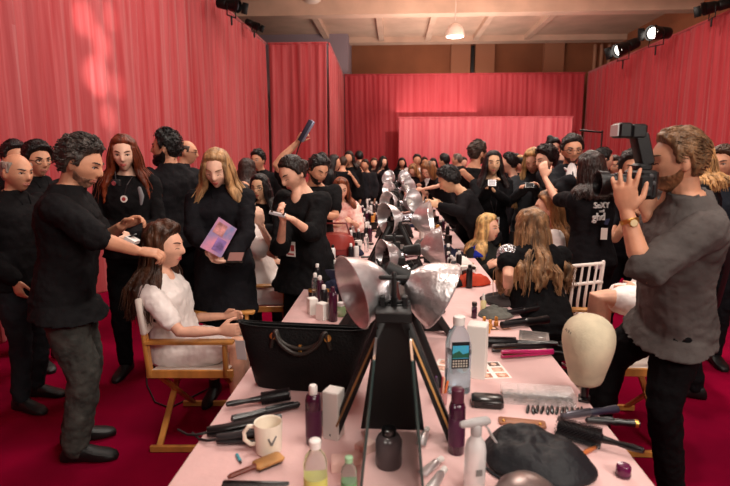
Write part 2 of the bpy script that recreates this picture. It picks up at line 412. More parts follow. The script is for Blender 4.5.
    if beard:
        bt = beard.get('t', .008); bl = beard.get('len', 0)
        def bfn(q):
            if q.y < -.012: return -.01
            sd = sstep(-.012, .006, q.y)
            line = lerp(q.y, [(-.01, .0), (.03, -.045), (.06, -.052), (.085, -.050)])
            m = sstep(line+.006, line-.008, q.z)*sd
            if abs(q.x) < .021 and -.0735 < q.z < -.055 and q.y > .06: m = 0
            if q.y > .085 and q.z > -.052 : m *= .5
            if m < .02: return -.01
            return -.006+m*(bt+.006+bl*sstep(-.06, -.11, q.z)*max(0, q.y/.1))*(1+.25*noise.noise(q*60))
        bb = shell(bfn)
        obj('beard', bb, hairmat(tuple(beard['c'])), rt, O)
    if glasses:
        g = MB(); gm = M('glasses_'+('dark' if glasses == 'd' else 'wire'), (16, 14, 14) if glasses == 'd' else (60, 50, 46), .3, .3)
        for s in (1, -1):
            c = (s*.033, .094, .003); g.tube([HW((c[0]+.025*math.cos(2*PI*i/14), c[1]-.004*abs(math.cos(2*PI*i/14)), c[2]+.018*math.sin(2*PI*i/14))) for i in range(15)], .0028 if glasses == 'd' else .0018, 6, False)
            g.tube([HW((s*.058, .088, .006)), HW((s*.077, .05, .007)), HW((s*.081, .0, .004))], .0024, 6)
        g.tube([HW((-.009, .100, .006)), HW((.009, .100, .006))], .0025, 6)
        obj('glasses', g, gm, rt, O)
    # ---- clothes
    vc = .009 if D < 3.0 else (.012 if D < 4.4 else (.018 if not far else .028))
    wr = (('remesh', vc), ('smooth', 2), ('noise', .14, .026), ('noise', .045, .016))
    cm = lambda c: c if not isinstance(c, tuple) else cloth(c)
    if bottom:
        kd = bottom.get('kind', 'trousers'); m = MB()
        if kd == 'trousers':
            m.rings([ring(t, w, d, o, .014) for t, w, d, o in TOR[:4]])
            lo_ = bottom.get('loose', 0)
            for s, h, Kp, A in legs:
                m.tube([h+Ut*.02, h.lerp(Kp, .4), Kp, Kp.lerp(A, .4), A+(Kp-A).normalized()*.0], [.104*k, .094*k+lo_*.5, .068*k+lo_, .064*k+lo_, .054*k+lo_], 14)
            m.ell(Pv-Ut*.03, (.165*k, .12*k, .12*k), (Rt, Ft, Ut))
        elif kd == 'skirt':
            hz = bottom.get('hem', .5); rs = []
            for t, w, d, o in TOR[:4][::-1]: rs.append(ring(t, w, d, o, .016))
            c0 = Pv-Ut*.10; nR = len(rs)
            for i in range(1, 6):
                u = i/5; zc = c0.z+(hz-c0.z)*u; mx = (legs[0][2]+legs[1][2])*.5
                c = V((c0.x+(mx.x-c0.x)*u*.7, c0.y+(mx.y-c0.y)*u*.7, zc)); fl = bottom.get('flare', .02)*u
                rs.append([c+Rt*((.165*k+fl)*math.cos(2*PI*q/20))+Ft*((.125*k+fl)*math.sin(2*PI*q/20)) for q in range(20)])
            m.rings(rs)
        obj('trousers' if kd == 'trousers' else 'skirt', m, cm(bottom['c']), rt, O, mods=wr)
    if top:
        sl = top.get('sleeve', 1.0); hem = top.get('hem', -.12); fl = top.get('flare', 0.0); ex = top.get('ex', .016); m = MB()
        rs = []; tt = [x for x in TOR if x[0] > -.15][::-1][(0 if top.get('collar') else 1):]
        for t, w, d, o in tt:
            if t > hem: rs.append(ring(t, w, d, o, ex+(.012 if fem and t < .5 else .006)*top.get('boxy', 1)))
        lw, ld, lo2 = .168*k+ex+.008, .122*k+ex+.008, 0
        bot = Pv+Ut*(TL*min(hem, 0))
        z_h = top.get('hemz')
        hs_ = 0 if seat or z_h is None else max(0, min(1, (Pv.z-z_h)/.45))
        n0 = 5 if (z_h is not None) else 2
        end = V((Pv.x+(legs[0][2].x+legs[1][2].x-2*Pv.x)*.5*hs_, Pv.y+(legs[0][2].y+legs[1][2].y-2*Pv.y)*.5*hs_, z_h)) if z_h is not None else bot
        if z_h is not None or hem < -.02:
            for i in range(1, n0+1):
                c = Pv.lerp(end, i/n0); rs.append([c+Rt*((lw+(.030*k if bottom and bottom.get('kind', 'trousers') == 'trousers' else 0)*i/n0+fl*i/n0)*math.cos(2*PI*q/20))+Ft*((ld+fl*i/n0)*math.sin(2*PI*q/20)) for q in range(20)])
        m.rings(rs)
        for s, Sh, E, W in arms:
            m.ell(Sh-Ut*.01, (.066*k*am+ex*.6, .062*k*am+ex*.6, .062*k*am+ex*.6), (Rt, Ft, Ut))
            if sl <= .5:
                e = Sh.lerp(E, sl*2); m.tube([Sh, Sh.lerp(e, .5), e], [.056*k*am+ex, .052*k*am+ex, .048*k*am+ex*1.2], 12)
            else:
                e = E.lerp(W, (sl-.5)*2*.97); m.tube([Sh, Sh.lerp(E, .45), E, E.lerp(e, .4), e], [.056*k*am+ex, .05*k*am+ex, .049*k*am+ex, .045*k*am+ex, .037*k*am+ex*.9], 12)
        if seat and top.get('robe'):
            for s, h, Kp, A in legs:
                m.tube([h, h.lerp(Kp, .5), h.lerp(Kp, top.get('robe'))], [.115*k, .105*k, .09*k], 12)
            m.ell(Pv+Ft*.1, (.17*k, .2*k, .10*k), (Rt, Ft, Ut))
        obj(top.get('name', 'shirt'), m, cm(top['c']), rt, O, mods=wr)
        if top.get('collar'):
            g = MB(); cr = .062*k*am+.012
            for s in (1, -1):
                pts = [N+Ut*.022-Ft*(cr*.9)+Rt*0, N+Ut*.022+Rt*(s*cr*.9)-Ft*.01, N+Ut*.0+Rt*(s*cr*.75)+Ft*(cr*.65), N-Ut*.04+Rt*(s*.035)+Ft*(cr+.012)]
                g.tube(pts, [.022, .022, .022, .012], 8, True, ((Ut), .4))
            obj('collar', g, cm(top['collar'] if isinstance(top['collar'], tuple) else top['c']), rt, O)
    if shoes:
        for s, h, Kp, A in legs:
            g = MB(); fd = (Fv+Rv*(s*.15)).normalized(); z0 = A.z-.085; r_ = (.040 if fem else .047)*k; sd = fd.cross(V((0, 0, 1)))
            bt = .12 if fem and bottom is None else .0
            rs = []
            for t, hw, zt in ((-.075, .5, .05), (-.055, .8, .085), (0, .86, .095), (.05, .9, .082), (.10, 1.05, .06), (.15, 1.05, .048), (.19, .75, .036), (.205, .4, .022)):
                c = V((A.x, A.y, z0))+fd*(t*k); ring_ = []
                for q in range(12):
                    cs, sn = math.cos(2*PI*q/12), math.sin(2*PI*q/12)
                    ring_.append(c+sd*(hw*r_*math.copysign(abs(cs)**.7, cs))+V((0, 0, zt*k*.5+zt*k*.5*math.copysign(abs(sn)**.6, sn)+.003)))
                rs.append(ring_)
            g.rings(rs)
            g.tube([V((A.x, A.y, z0+.06)), A+(Kp-A).normalized()*(.05 if not bt else .2)], [r_*1.0, r_*.95], 12)
            obj('shoe', g, M('shoe_%d' % shoes[0], shoes, .5, bump=.1), rt, O)
    return S
def badge(S, t, x, y, w=.06, h=.085, cols=((230, 222, 215), (170, 60, 60)), tilt=0, name='badge'):
    """lanyard card hanging on the chest of a person, child of that person"""
    c = S.T(t, x, y); ax, up, nf = S.Rt, V((0, 0, 1)), S.Ft
    m = MB(); m.mi = 0
    def card(w_, h_, off, dx=0, dz=0):
        q = [c+nf*off+ax*(dx+sx*w_/2)+up*(dz+sz*h_/2) for sx, sz in ((-1, -1), (1, -1), (1, 1), (-1, 1))]
        q2 = [p+nf*.002 for p in q]; b0 = len(m.v)
        m.add(q+q2, [(3, 2, 1, 0), (4, 5, 6, 7), (0, 1, 5, 4), (1, 2, 6, 5), (2, 3, 7, 6), (3, 0, 4, 7)])
    card(w, h, 0); o = obj(name, m, M('card_%d' % cols[0][0], cols[0], .4), S.root, S.O, False)
    m = MB(); 
    card(w*.36, h*.40, .002, -w*.2, h*.08); card(w*.7, h*.12, .002, 0, -h*.34)
    p = obj('portrait_print', m, M('cardprint_%d' % cols[1][0], cols[1], .4), o, (0, 0, 0), False); p.location = -S.O
    m = MB(); card(w*.3, h*.40, .002, w*.22, h*.08)
    p = obj('portrait_print', m, M('cardprint2', (196, 132, 100), .4), o, (0, 0, 0), False); p.location = -S.O
    l = MB()
    for s in (1, -1):
        l.tube([c+up*(h/2), S.T(.80, s*.05, .125), S.T(.93, s*.07, .07), S.T(1.02, s*.062, -.02)], .0035, 6)
    obj('lanyard', l, M('lanyard', (40, 30, 34), .7), S.root, S.O)
    return o
# ------------------------------------------------------------------ the setting
def quad(name, pts, mat): 
    m = MB(); m.add(pts, [(0, 1, 2, 3)]); return struct(name, m, mat)
XL, XR, Y0, Y1, ZC = -5.2, 8.6, -5.0, 22.0, 6.15
carpet = M('crimson_carpet', (130, 5, 42), .95, var=.2, vs=1.3, bump=.4, bs=260, spec=.02)
paint = M('ceiling_paint', (206, 172, 150), .85, var=.06, vs=1.5)
brown = M('wall_paint_brown', (150, 92, 62), .85, var=.1, vs=.8)
grey = M('wall_paint_grey', (150, 128, 128), .85, var=.1, vs=.8)
def slab(name, lo, hi, mat): m = MB(); m.box(lo, hi); return struct(name, m, mat)
slab('floor', (XL-.3, Y0-.3, -.2), (XR+.3, Y1+.3, 0), carpet)
slab('ceiling', (XL-.3, Y0-.3, ZC), (XR+.3, Y1+.3, ZC+.2), paint)
slab('wall_left', (XL-.3, Y0, 0), (XL, Y1, ZC), grey)
slab('wall_right', (XR, Y0, 0), (XR+.3, Y1, ZC), brown)
slab('wall_back', (XL, Y1, 0), (XR, Y1+.3, ZC), brown)
slab('wall_recess', (XL, 20.3, 0), (-1.8, Y1, ZC), M('wall_paint_bluish', (150, 132, 140), .85))
slab('wall_front', (XL, Y0-.3, 0), (XR, Y0, ZC), grey)
# ceiling beams and ribs, pilasters
k = 1
for y, zb, th in ((16.0, 5.72, .42), (10.2, 5.72, .42), (20.9, 5.95, .5)):
    slab('trim_%d' % k, (XL, y, zb), (XR, y+th, ZC), paint); k += 1
for x in (-2.6, -.55, 1.2, 3.0, 4.9): slab('trim_%d' % k, (x-.1, 16.42, 5.98), (x+.1, 20.9, ZC), paint); k += 1
for x in (2.55, 3.5, 6.2): slab('trim_%d' % k, (x-.36, Y1-.25, 0), (x+.4, Y1, ZC), M('pilaster', (166, 112, 84), .85)); k += 1
for i, x in enumerate((7.75, 8.0, 8.3)):
    m = MB(); m.tube([(x, 21.7, 0), (x, 21.7, 5.9)], .07, 10); tag(obj('pipe', m, M('pipe_paint', (178, 128, 102), .6)), ['painted vertical pipe above the back drape, first from the narrow slot', 'painted vertical pipe above the back drape, middle of three', 'painted vertical pipe above the back drape, beside the corner'][i], 'pipe', 'pipes on the back wall')
m = MB(); m.box((2.97, 21.7, 4.4), (3.09, 21.85, 5.95)); tag(obj('wall_slot', m, M('black_metal', (18, 17, 17), .45, .4)), 'narrow dark slot high on the brown back wall, drawn as a black strip', 'wall slot')  # black strip put where the wall has a dark slot
# ------------------------------------------------------------------ drapes: long runs of gathered sheer cloth
def drapemat(name, c, dk):
    m = bpy.data.materials.new(name); m.use_nodes = True; nt = m.node_tree; N = nt.nodes; L = nt.links; b = N['Principled BSDF']
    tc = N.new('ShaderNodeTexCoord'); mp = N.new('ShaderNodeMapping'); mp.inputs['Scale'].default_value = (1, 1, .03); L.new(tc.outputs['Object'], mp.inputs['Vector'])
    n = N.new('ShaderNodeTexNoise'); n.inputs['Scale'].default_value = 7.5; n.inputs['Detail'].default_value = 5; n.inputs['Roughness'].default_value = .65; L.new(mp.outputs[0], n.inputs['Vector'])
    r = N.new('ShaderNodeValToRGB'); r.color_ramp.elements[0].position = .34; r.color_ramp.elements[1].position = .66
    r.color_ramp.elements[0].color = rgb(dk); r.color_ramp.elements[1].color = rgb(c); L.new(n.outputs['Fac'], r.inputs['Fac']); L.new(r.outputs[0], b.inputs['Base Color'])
    b.inputs['Roughness'].default_value = .62; b.inputs['Sheen Weight'].default_value = .25; b.inputs['Specular IOR Level'].default_value = .3
    t = N.new('ShaderNodeBsdfTranslucent'); L.new(r.outputs[0], t.inputs['Color']); mx = N.new('ShaderNodeMixShader'); mx.inputs[0].default_value = .2
    L.new(b.outputs[0], mx.inputs[1]); L.new(t.outputs[0], mx.inputs[2]); L.new(mx.outputs[0], N['Material Output'].inputs['Surface']); return m
DR = drapemat('sheer_coral_cloth', (200, 98, 102), (176, 38, 46)); DB = drapemat('sheer_red_cloth', (188, 66, 74), (168, 38, 48)); DP = drapemat('sheer_pink_cloth', (232, 126, 132), (218, 84, 98))
def drape(name, label, path, z1, mat, amp=.05, seed=0, step=.028):
    pts = []; 
    for (x0, y0), (x1, y1) in zip(path, path[1:]):
        L = math.hypot(x1-x0, y1-y0); n = max(2, int(L/step)); dx, dy = (x1-x0)/L, (y1-y0)/L
        for i in range(n+1): pts.append((x0+dx*L*i/n, y0+dy*L*i/n, -dy, dx, L*i/n))
    rows = [0, .02, .3, .9, 1.8, 2.8, 3.7, z1-.12, z1-.05, z1]; m = MB(); vs = []
    for (x, y, nx, ny, s) in pts:
        for z in rows:
            if z > z1: z = z1
            u = s*1.0+.05*math.sin(z*.7+seed)
            o = .45*math.sin(u*29+3.4*math.sin(u*2.3+seed)+2*math.sin(u*.7))+.5*math.sin(u*7.1+seed*2+z*.12)+1.5*noise.noise(V((u*4.2, z*.22, seed)))+.9*noise.noise(V((u*11, z*.3, seed+5)))
            a = amp*(.35 if z > z1-.06 else 1)*(1-.3*z/z1); vs.append((x+nx*o*a, y+ny*o*a, z))
    R_ = len(rows); fs = [(i*R_+j, (i+1)*R_+j, (i+1)*R_+j+1, i*R_+j+1) for i in range(len(pts)-1) for j in range(R_-1)]
    m.add(vs, fs); root = thing(name, label, 'drape', (path[0][0], path[0][1], 0))
    obj('cloth', m, mat, root, (path[0][0], path[0][1], 0), mods=(('solid', .004),))
    t = MB(); t.tube([(x, y, z1+.01) for x, y in path], .03, 8); obj('top_rail', t, mat, root, (path[0][0], path[0][1], 0)); return root
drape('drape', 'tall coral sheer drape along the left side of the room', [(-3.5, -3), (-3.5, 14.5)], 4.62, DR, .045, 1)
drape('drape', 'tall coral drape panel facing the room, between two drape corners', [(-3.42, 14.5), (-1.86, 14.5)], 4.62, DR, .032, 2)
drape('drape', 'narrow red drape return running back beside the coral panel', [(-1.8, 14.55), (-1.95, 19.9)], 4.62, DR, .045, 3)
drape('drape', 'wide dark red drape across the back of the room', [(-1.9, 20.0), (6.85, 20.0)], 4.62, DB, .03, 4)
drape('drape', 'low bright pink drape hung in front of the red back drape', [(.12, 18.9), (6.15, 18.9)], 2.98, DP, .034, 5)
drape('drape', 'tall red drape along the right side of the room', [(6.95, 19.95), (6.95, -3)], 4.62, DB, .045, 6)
# ------------------------------------------------------------------ lights overhead
def pendant(px, py, D, lab, r):
    c = at(px, py, D); root = thing('pendant_lamp', lab, 'ceiling lamp', c); m = MB()
    m.lathe([(r, -.12), (r*1.0, -.10), (r*.92, .06), (r*.72, .15), (r*.35, .21), (.01, .225)], n=28, cap=False); obj('lamp_shade', m, M('white_enamel', (214, 190, 176), .4), root, mods=(('solid', .01),))
    m = MB(); m.lathe([(0.01, -.13), (r*.93, -.128), (r*.93, -.126), (.01, -.128)], n=28); obj('diffuser', m, M('lamp_glow', (255, 244, 226), .5, emit=5), root)
    m = MB(); m.tube([(0, 0, .2), (0, 0, ZC-c.z)], .015, 6); obj('stem', m, M('white_enamel'), root)
pendant(455, 32, 15.2, 'lit white dome pendant lamp under the ceiling', .25)
m = MB()
def ring_dome(px, py, lab):
    c = onz(px, py, ZC); root = thing('ceiling_dome', lab, 'ceiling fixture', (c.x, c.y, ZC)); m = MB(); m.lathe([(.3, 0), (.29, -.05), (.2, -.12), (.02, -.15)], n=24); obj('dome', m, M('white_enamel'), root)
    m = MB(); m.lathe([(.33, 0), (.33, -.03), (.30, -.03), (.30, 0)], n=24); obj('rim', m, M('pipe_paint'), root)
ring_dome(313, 1, 'unlit ceiling dome near the top of the photo, towards the left drape'); ring_dome(498, 2, 'unlit ceiling dome near the top of the photo, towards the lit pendant')
BK = M('black_metal')
def spot(px, py, D, aim, lab, lit, sc=1.0):
    c = at(px, py, D); root = thing('stage_spotlight', lab, 'spotlight', c, 0, 'spotlights clamped to the drape rails'); a = V(aim).normalized(); ax = frame(a); m = MB()
    m.lathe([(.03, -.30), (.09, -.28), (.10, -.1), (.085, -.08), (.11, 0), (.12, .16), (.115, .16), (.10, .02), (.01, .02)], (0, 0, 0), 20, ax, True).xf(Matrix.Scale(sc, 4)); obj('housing', m, BK, root)
    m = MB(); m.lathe([(.01, .10), (.085, .10), (.085, .115), (.01, .125)], (0, 0, 0), 20, ax).xf(Matrix.Scale(sc, 4)); obj('lens', m, M('spot_glow', (255, 246, 236), .3, emit=7) if lit else M('spot_glass', (90, 92, 100), .1, .3), root)
    m = MB(); y = ax[0] if abs(ax[0].z) < .3 else ax[1]
    for s in (1, -1): m.tube([y*(.115*s*sc), y*(.13*s*sc)+V((0, 0, -.2*sc))], .012, 6)
    m.tube([y*(.13*sc)+V((0, 0, -.2*sc)), y*(-.13*sc)+V((0, 0, -.2*sc))], .012, 6); m.tube([(0, 0, -.2*sc), (0, 0, -.34*sc)], .02, 6); obj('yoke', m, BK, root)
    m = MB()
    for q in range(2): m = MB(); m.bar(y*(.11*sc*(1-2*q))+a*(.16*sc), y*(.15*sc*(1-2*q))+a*(.27*sc), .2*sc, .006, a); obj('barn_door', m, BK, root)
spot(231, 5, 10.0, (1, -.35, -.25), 'black spotlight above the left drape at the top of the photo', False, 1.0)
spot(254, 25, 12.2, (1, -.3, -.5), 'small dark spotlight above the left drape, further back along the rail', False, .75)
spot(624, 48, 15.0, (-.95, -.35, -.4), 'lit spotlight over the right drape nearest the back corner', True, 1.55)
spot(657, 33, 13.4, (-.85, -.5, -.1), 'lit spotlight over the right drape, middle of three there', True, 1.45)
spot(713, 7, 11.8, (-1, .1, -.2), 'black spotlight over the right drape at the top corner of the photo', False, 1.1)
# ------------------------------------------------------------------ overhead lamps and beams, plus added fill lights
def area(loc, tgt, size, e, c=(1, .9, .8), sy=None, spread=PI):
    l = bpy.data.lights.new('area_light', 'AREA'); l.energy = e; l.color = c; l.size = size; l.spread = spread
    if sy: l.shape = 'RECTANGLE'; l.size_y = sy
    o = bpy.data.objects.new('area_light', l); COL.objects.link(o); o.location = loc; o.rotation_euler = (V(tgt)-V(loc)).to_track_quat('-Z', 'Y').to_euler(); return o
def spotl(loc, tgt, ang, e, c=(1, .88, .76), r=.15, bl=.4):
    l = bpy.data.lights.new('spot_beam', 'SPOT'); l.energy = e; l.color = c; l.spot_size = math.radians(ang); l.spot_blend = bl; l.shadow_soft_size = r
    o = bpy.data.objects.new('spot_beam', l); COL.objects.link(o); o.location = loc; o.rotation_euler = (V(tgt)-V(loc)).to_track_quat('-Z', 'Y').to_euler(); return o
W = bpy.data.worlds.new('World'); SC.world = W; W.use_nodes = True; W.node_tree.nodes['Background'].inputs[0].default_value = (1, .8, .7, 1); W.node_tree.nodes['Background'].inputs[1].default_value = .05
LITE = .68
area((1.6, 1.0, 5.9), (0, 3.2, 1), 2.0, 330*LITE)
area((-.5, 6.5, 5.9), (0, 6.5, 0), 2.4, 420*LITE)
area((3.4, 11.0, 5.9), (1.5, 11, 0), 2.6, 480*LITE)
area((2.4, -1.6, 3.4), (-.6, 3.4, 1.2), 1.2, 150*LITE)
spotl((3.2, 1.5, 5.6), (-3.5, 6.5, 2.2), 66, 820*LITE)
spotl((3.5, 8.5, 5.7), (-3.0, 13.5, 2.6), 50, 1000*LITE)
spotl((3.0, 12.5, 5.7), (3.0, 18.9, 1.8), 60, 1500*LITE)
spotl((0.5, 6.5, 5.7), (6.95, 12, 2.6), 70, 1500*LITE)
spotl((2.0, 4.0, 5.7), (3.0, 3.4, 0), 60, 800*LITE)
area((1.8, 12.5, 3.4), (1.8, 13.6, 6), 4.0, 330, sy=8)  # added uplight, stands in for light bounced up to the ceiling
area((1.5, 18.0, 3.6), (1.5, 18.4, 6), 3.0, 170, sy=7)  # second added uplight, for the ceiling towards the back wall
area((.35, -.5, 2.5), (.0, 3, 1.0), .5, 16)  # added fill near the camera, gives the lamp reflectors their highlights
# added narrow spots, standing in for light the table mirrors throw on the drape
for (py_, pz_, ang, e) in ((6.15, 2.55, 6, 190), (6.28, 2.95, 5, 130), (5.98, 3.15, 5, 120), (5.88, 3.6, 4.5, 120), (6.0, 4.0, 4, 80), (6.3, 2.1, 4.5, 90), (6.55, 3.3, 4, 70), (5.8, 4.35, 4, 60), (6.6, 2.5, 4, 60)):
    spotl((.2+py_*.01, 4.4, 2.5), (-3.5, py_, pz_), ang*1.4, e*7, r=.03, bl=1)
vs_ = SC.view_settings; vs_.view_transform = 'Standard'; vs_.look = 'None'; vs_.gamma = 1; vs_.exposure = 0.0
try: vs_.use_curve_mapping = False
except Exception: pass
def smooth_path(p, it=2):
    p = [V(q) for q in p]
    for _ in range(it):
        r = [p[0]]
        for a, b in zip(p, p[1:]): r += [a.lerp(b, .25), a.lerp(b, .75)]
        p = r+[p[-1]]
    return p
# ------------------------------------------------------------------ table
TX0, TX1, TZ = -.60, .705, .75
cl = M('pink_table_cloth', (226, 186, 183), .75, var=.06, vs=3, bump=.2, bs=14, sheen=.1)
steel = M('chair_steel', (120, 118, 118), .35, .8)
tn = ['nearest pink covered makeup table with mug and bag', 'pink covered makeup table behind the handbag and water bottle', 'pink covered makeup table in the middle of the row', 'fourth pink covered makeup table along the row', 'far pink covered makeup table at the end of the row', 'last pink covered makeup table below the pink drape']
yb = .62
for i in range(5):
    L = 1.83; root = thing('makeup_table', tn[i], 'table', ((TX0+TX1)/2, yb+L/2, 0), 0, 'pink covered makeup tables end to end')
    o = root.location.copy(); w = (TX1-TX0)/2; m = MB(); m.box((-w+.01, -L/2+.002, .71), (w-.01, L/2-.002, .742), .006); obj('tabletop', m, M('table_ply', (150, 120, 90), .6), root)
    m = MB(); m.box((-w, -L/2+.001, .7425), (w, L/2-.001, TZ), .003)
    for s in (1, -1):
        vs = []; n = 40
        for q in range(n+1):
            y = -L/2+.001+(L-.002)*q/n; d = .004*math.sin(q*1.3)
            vs += [(s*(w+.001), y, TZ-.003), (s*(w+.006+d), y, TZ-.07), (s*(w+.008+d*1.6), y, TZ-.15-.012*math.sin(q*.7))]
        m.add(vs, [(q*3+j, q*3+3+j, q*3+4+j, q*3+1+j) for q in range(n) for j in (0, 1)])
    obj('tablecloth', m, cl, root)
    for sx in (1, -1):
        for sy in (1, -1):
            m = MB(); m.tube([(sx*(w-.14), sy*(L/2-.18), 0), (sx*(w-.14), sy*(L/2-.18), .71)], .016, 10); obj('leg', m, steel, root)
    yb += L
TEND = yb
# ------------------------------------------------------------------ mirror stands with clamp lamps
alu = M('spun_aluminium', (232, 230, 232), .31, .86, var=.06, vs=30, bump=.08, bs=40)
alud = M('hammered_aluminium', (222, 216, 216), .34, .85, var=.08, vs=30, bump=.2, bs=60)
blk = M('black_paint', (13, 12, 13), .5, var=.2, vs=6); wood = M('raw_wood', (176, 128, 76), .6, var=.3, vs=9, stretch=(1, 1, .1))
chrome = M('chrome', (205, 205, 210), .15, 1.0); rub = M('black_rubber', (16, 15, 16), .55); mirr = M('mirror_glass', (225, 232, 230), .03, 1.0); gedge = M('glass_edge', (52, 70, 68), .2)
def mirror_stand(y, hw, lab, top=1.14, ln=.34, near=False):
    root = thing('mirror_stand', lab, 'mirror stand', (0, y, TZ), 0, 'tent mirror stands down the table'); h = top-TZ
    for s in (1, -1):
        m = MB(); m.bar((s*.035, 0, h-.005), (s*hw, -.015, .006), .03, .05, (0, 1, 0), .003); lg = obj('leg', m, blk, root)
        m = MB(); m.bar((s*.055, -.028, h-.06), (s*(hw-.012), -.043, .05), .006, .018, (0, 1, 0), .001); near and obj('wood_strip', m, wood, lg)
        m = MB(); m.bar((s*.035, ln, h-.005), (s*hw, ln+.015, .006), .03, .05, (0, 1, 0), .003); obj('leg', m, blk, root)
        # mirror panel leaning between
        x0, x1 = (.045, .078) if near else (.045, hw*.8); yA, yB = (-.30, 0.0) if near else (0.03, ln)
        m = MB(); m.add([(s*x0, yA, h-.02), (s*x0, yB, h-.02), (s*x1, yB, .012), (s*x1, yA, .012), (s*(x0+.006), yA, h-.02), (s*(x0+.006), yB, h-.02), (s*(x1+.006), yB, .012), (s*(x1+.006), yA, .012)], [(0, 1, 2, 3), (7, 6, 5, 4), (0, 4, 5, 1), (1, 5, 6, 2), (2, 6, 7, 3), (3, 7, 4, 0)])
        p = obj('mirror_panel', m, mirr if not near else [mirr], root, smooth=False)
        m = MB(); m.tube([(s*(x0+.003), yA-.003, h-.02), (s*(x1+.003), yA-.003, .012)], .004, 6); obj('glass_edge', m, gedge, p)
        m = MB(); a = x0-.004; m.add([(s*a, yA, h-.02), (s*a, yB, h-.02), (s*(x1-.004), yB, .012), (s*(x1-.004), yA, .012), (s*(a-.004), yA, h-.02), (s*(a-.004), yB, h-.02), (s*(x1-.008), yB, .012), (s*(x1-.008), yA, .012)], [(0, 1, 2, 3), (7, 6, 5, 4), (0, 4, 5, 1), (1, 5, 6, 2), (2, 6, 7, 3), (3, 7, 4, 0)])
        if not near: obj('back_board', m, blk, root, smooth=False)
    m = MB(); m.box((-.055, -.03, h-.012), (.055, ln+.03, h+.02), .004); obj('top_bar', m, blk, root)
    m = MB(); m.tube([(0, .05, h), (0, .05, h+.12)], .009, 8); m.tube([(-.04, .05, h+.11), (.04, .05, h+.11)], .008, 8)
    if not near: m.box((-.03, .03, h+.05), (.03, .07, h+.085), .004)
    obj('lamp_post', m, blk, root)
    b0 = hw*.55 if near else hw*.93
    m = MB(); m.add([(-.05, .02, h-.01), (.05, .02, h-.01), (b0, .02, .008), (-b0, .02, .008), (-.05, .03, h-.01), (.05, .03, h-.01), (b0, .03, .008), (-b0, .03, .008)], [(3, 2, 1, 0), (4, 5, 6, 7), (0, 1, 5, 4), (1, 2, 6, 5), (2, 3, 7, 6), (3, 0, 4, 7)]); obj('end_board', m, blk, root, smooth=False)
    return root
def clamp_lamp(apex, d, R_, lab, y, top, mat=alu, sx=0):
    """clamp lamp: apex = back of the reflector, d = where it opens"""
    a = V(apex); d = V(d).normalized(); ax = frame(d); root = thing('clamp_lamp', lab, 'clamp lamp', a, 0, 'aluminium clamp lamps over the mirror stands')
    s = R_/.125; m = MB(); pr = [(.026, -.01), (.030, .005), (.048, .018), (.070, .036), (.092, .062), (.108, .092), (.120, .128), (.125, .140), (.128, .141)]
    m.lathe([(r*s, z*s) for r, z in pr], n=40, ax=ax, cap=False); obj('reflector', m, mat, root, mods=(('solid', .0025),))
    m = MB(); m.lathe([(.128*s+.0028*math.cos(t), .141*s+.0028*math.sin(t)) for t in [2*PI*i/8 for i in range(9)]], n=40, ax=ax, cap=False); obj('rim', m, alu, root)
    m = MB(); m.lathe([(.012, -.085), (.024, -.08), (.026, -.03), (.030, -.02), (.030, .0), (.02, .004)], n=18, ax=ax); obj('socket', m, chrome if mat is alu else rub, root)
    m = MB(); m.lathe([(.013, 0), (.013, .02), (.020, .035), (.030, .06), (.030, .075), (.018, .092), (.003, .097)], n=18, ax=ax).xf(Matrix.Scale(min(1, s), 4)); obj('bulb', m, M('frosted_bulb', (240, 234, 228), .35), root)
    p0 = d*-.06; p1 = V((sx, y+.06, top))-a
    m = MB(); m.tube([p0, p0.lerp(p1, .5)+V((0, 0, .012)), p1], .011, 8); m.ell(p0, (.018, .018, .018)); m.ell(p1, (.02, .02, .02)); obj('swivel_arm', m, chrome, root)
    m = MB(); m.box((p1.x-.026, p1.y-.018, p1.z-.05), (p1.x-.008, p1.y+.018, p1.z+.05), .003); m.box((p1.x+.008, p1.y-.018, p1.z-.05), (p1.x+.026, p1.y+.018, p1.z+.05), .003); m.tube([p1+V((-.03, 0, .03)), p1+V((.03, 0, .03))], .006, 6); obj('spring_clamp', m, rub, root)
    c0 = d*-.085; m = MB(); m.tube([c0, c0-d*.03+V((0, 0, .01)), c0+V((0, .05, -.05)), p1+V((0, .05, -.06)), p1+V((0, .08, -.16))], .004, 6); obj('cord', m, rub, root)
ST = [(1.53, .185, 'black tent mirror stand nearest the camera with wood strip legs', 1.14), (2.5, .28, 'black tent mirror stand second from the camera', 1.12), (3.75, .22, 'black tent mirror stand third along the table', 1.14), (5.6, .2, 'black tent mirror stand fourth along the table', 1.14), (7.7, .2, 'fifth black tent mirror stand, far down the table', 1.14), (9.2, .2, 'last black tent mirror stand at the far end of the table', 1.14)]
for i, (y, hw, lab, top) in enumerate(ST): mirror_stand(y, hw, lab, top, near=(i == 0))
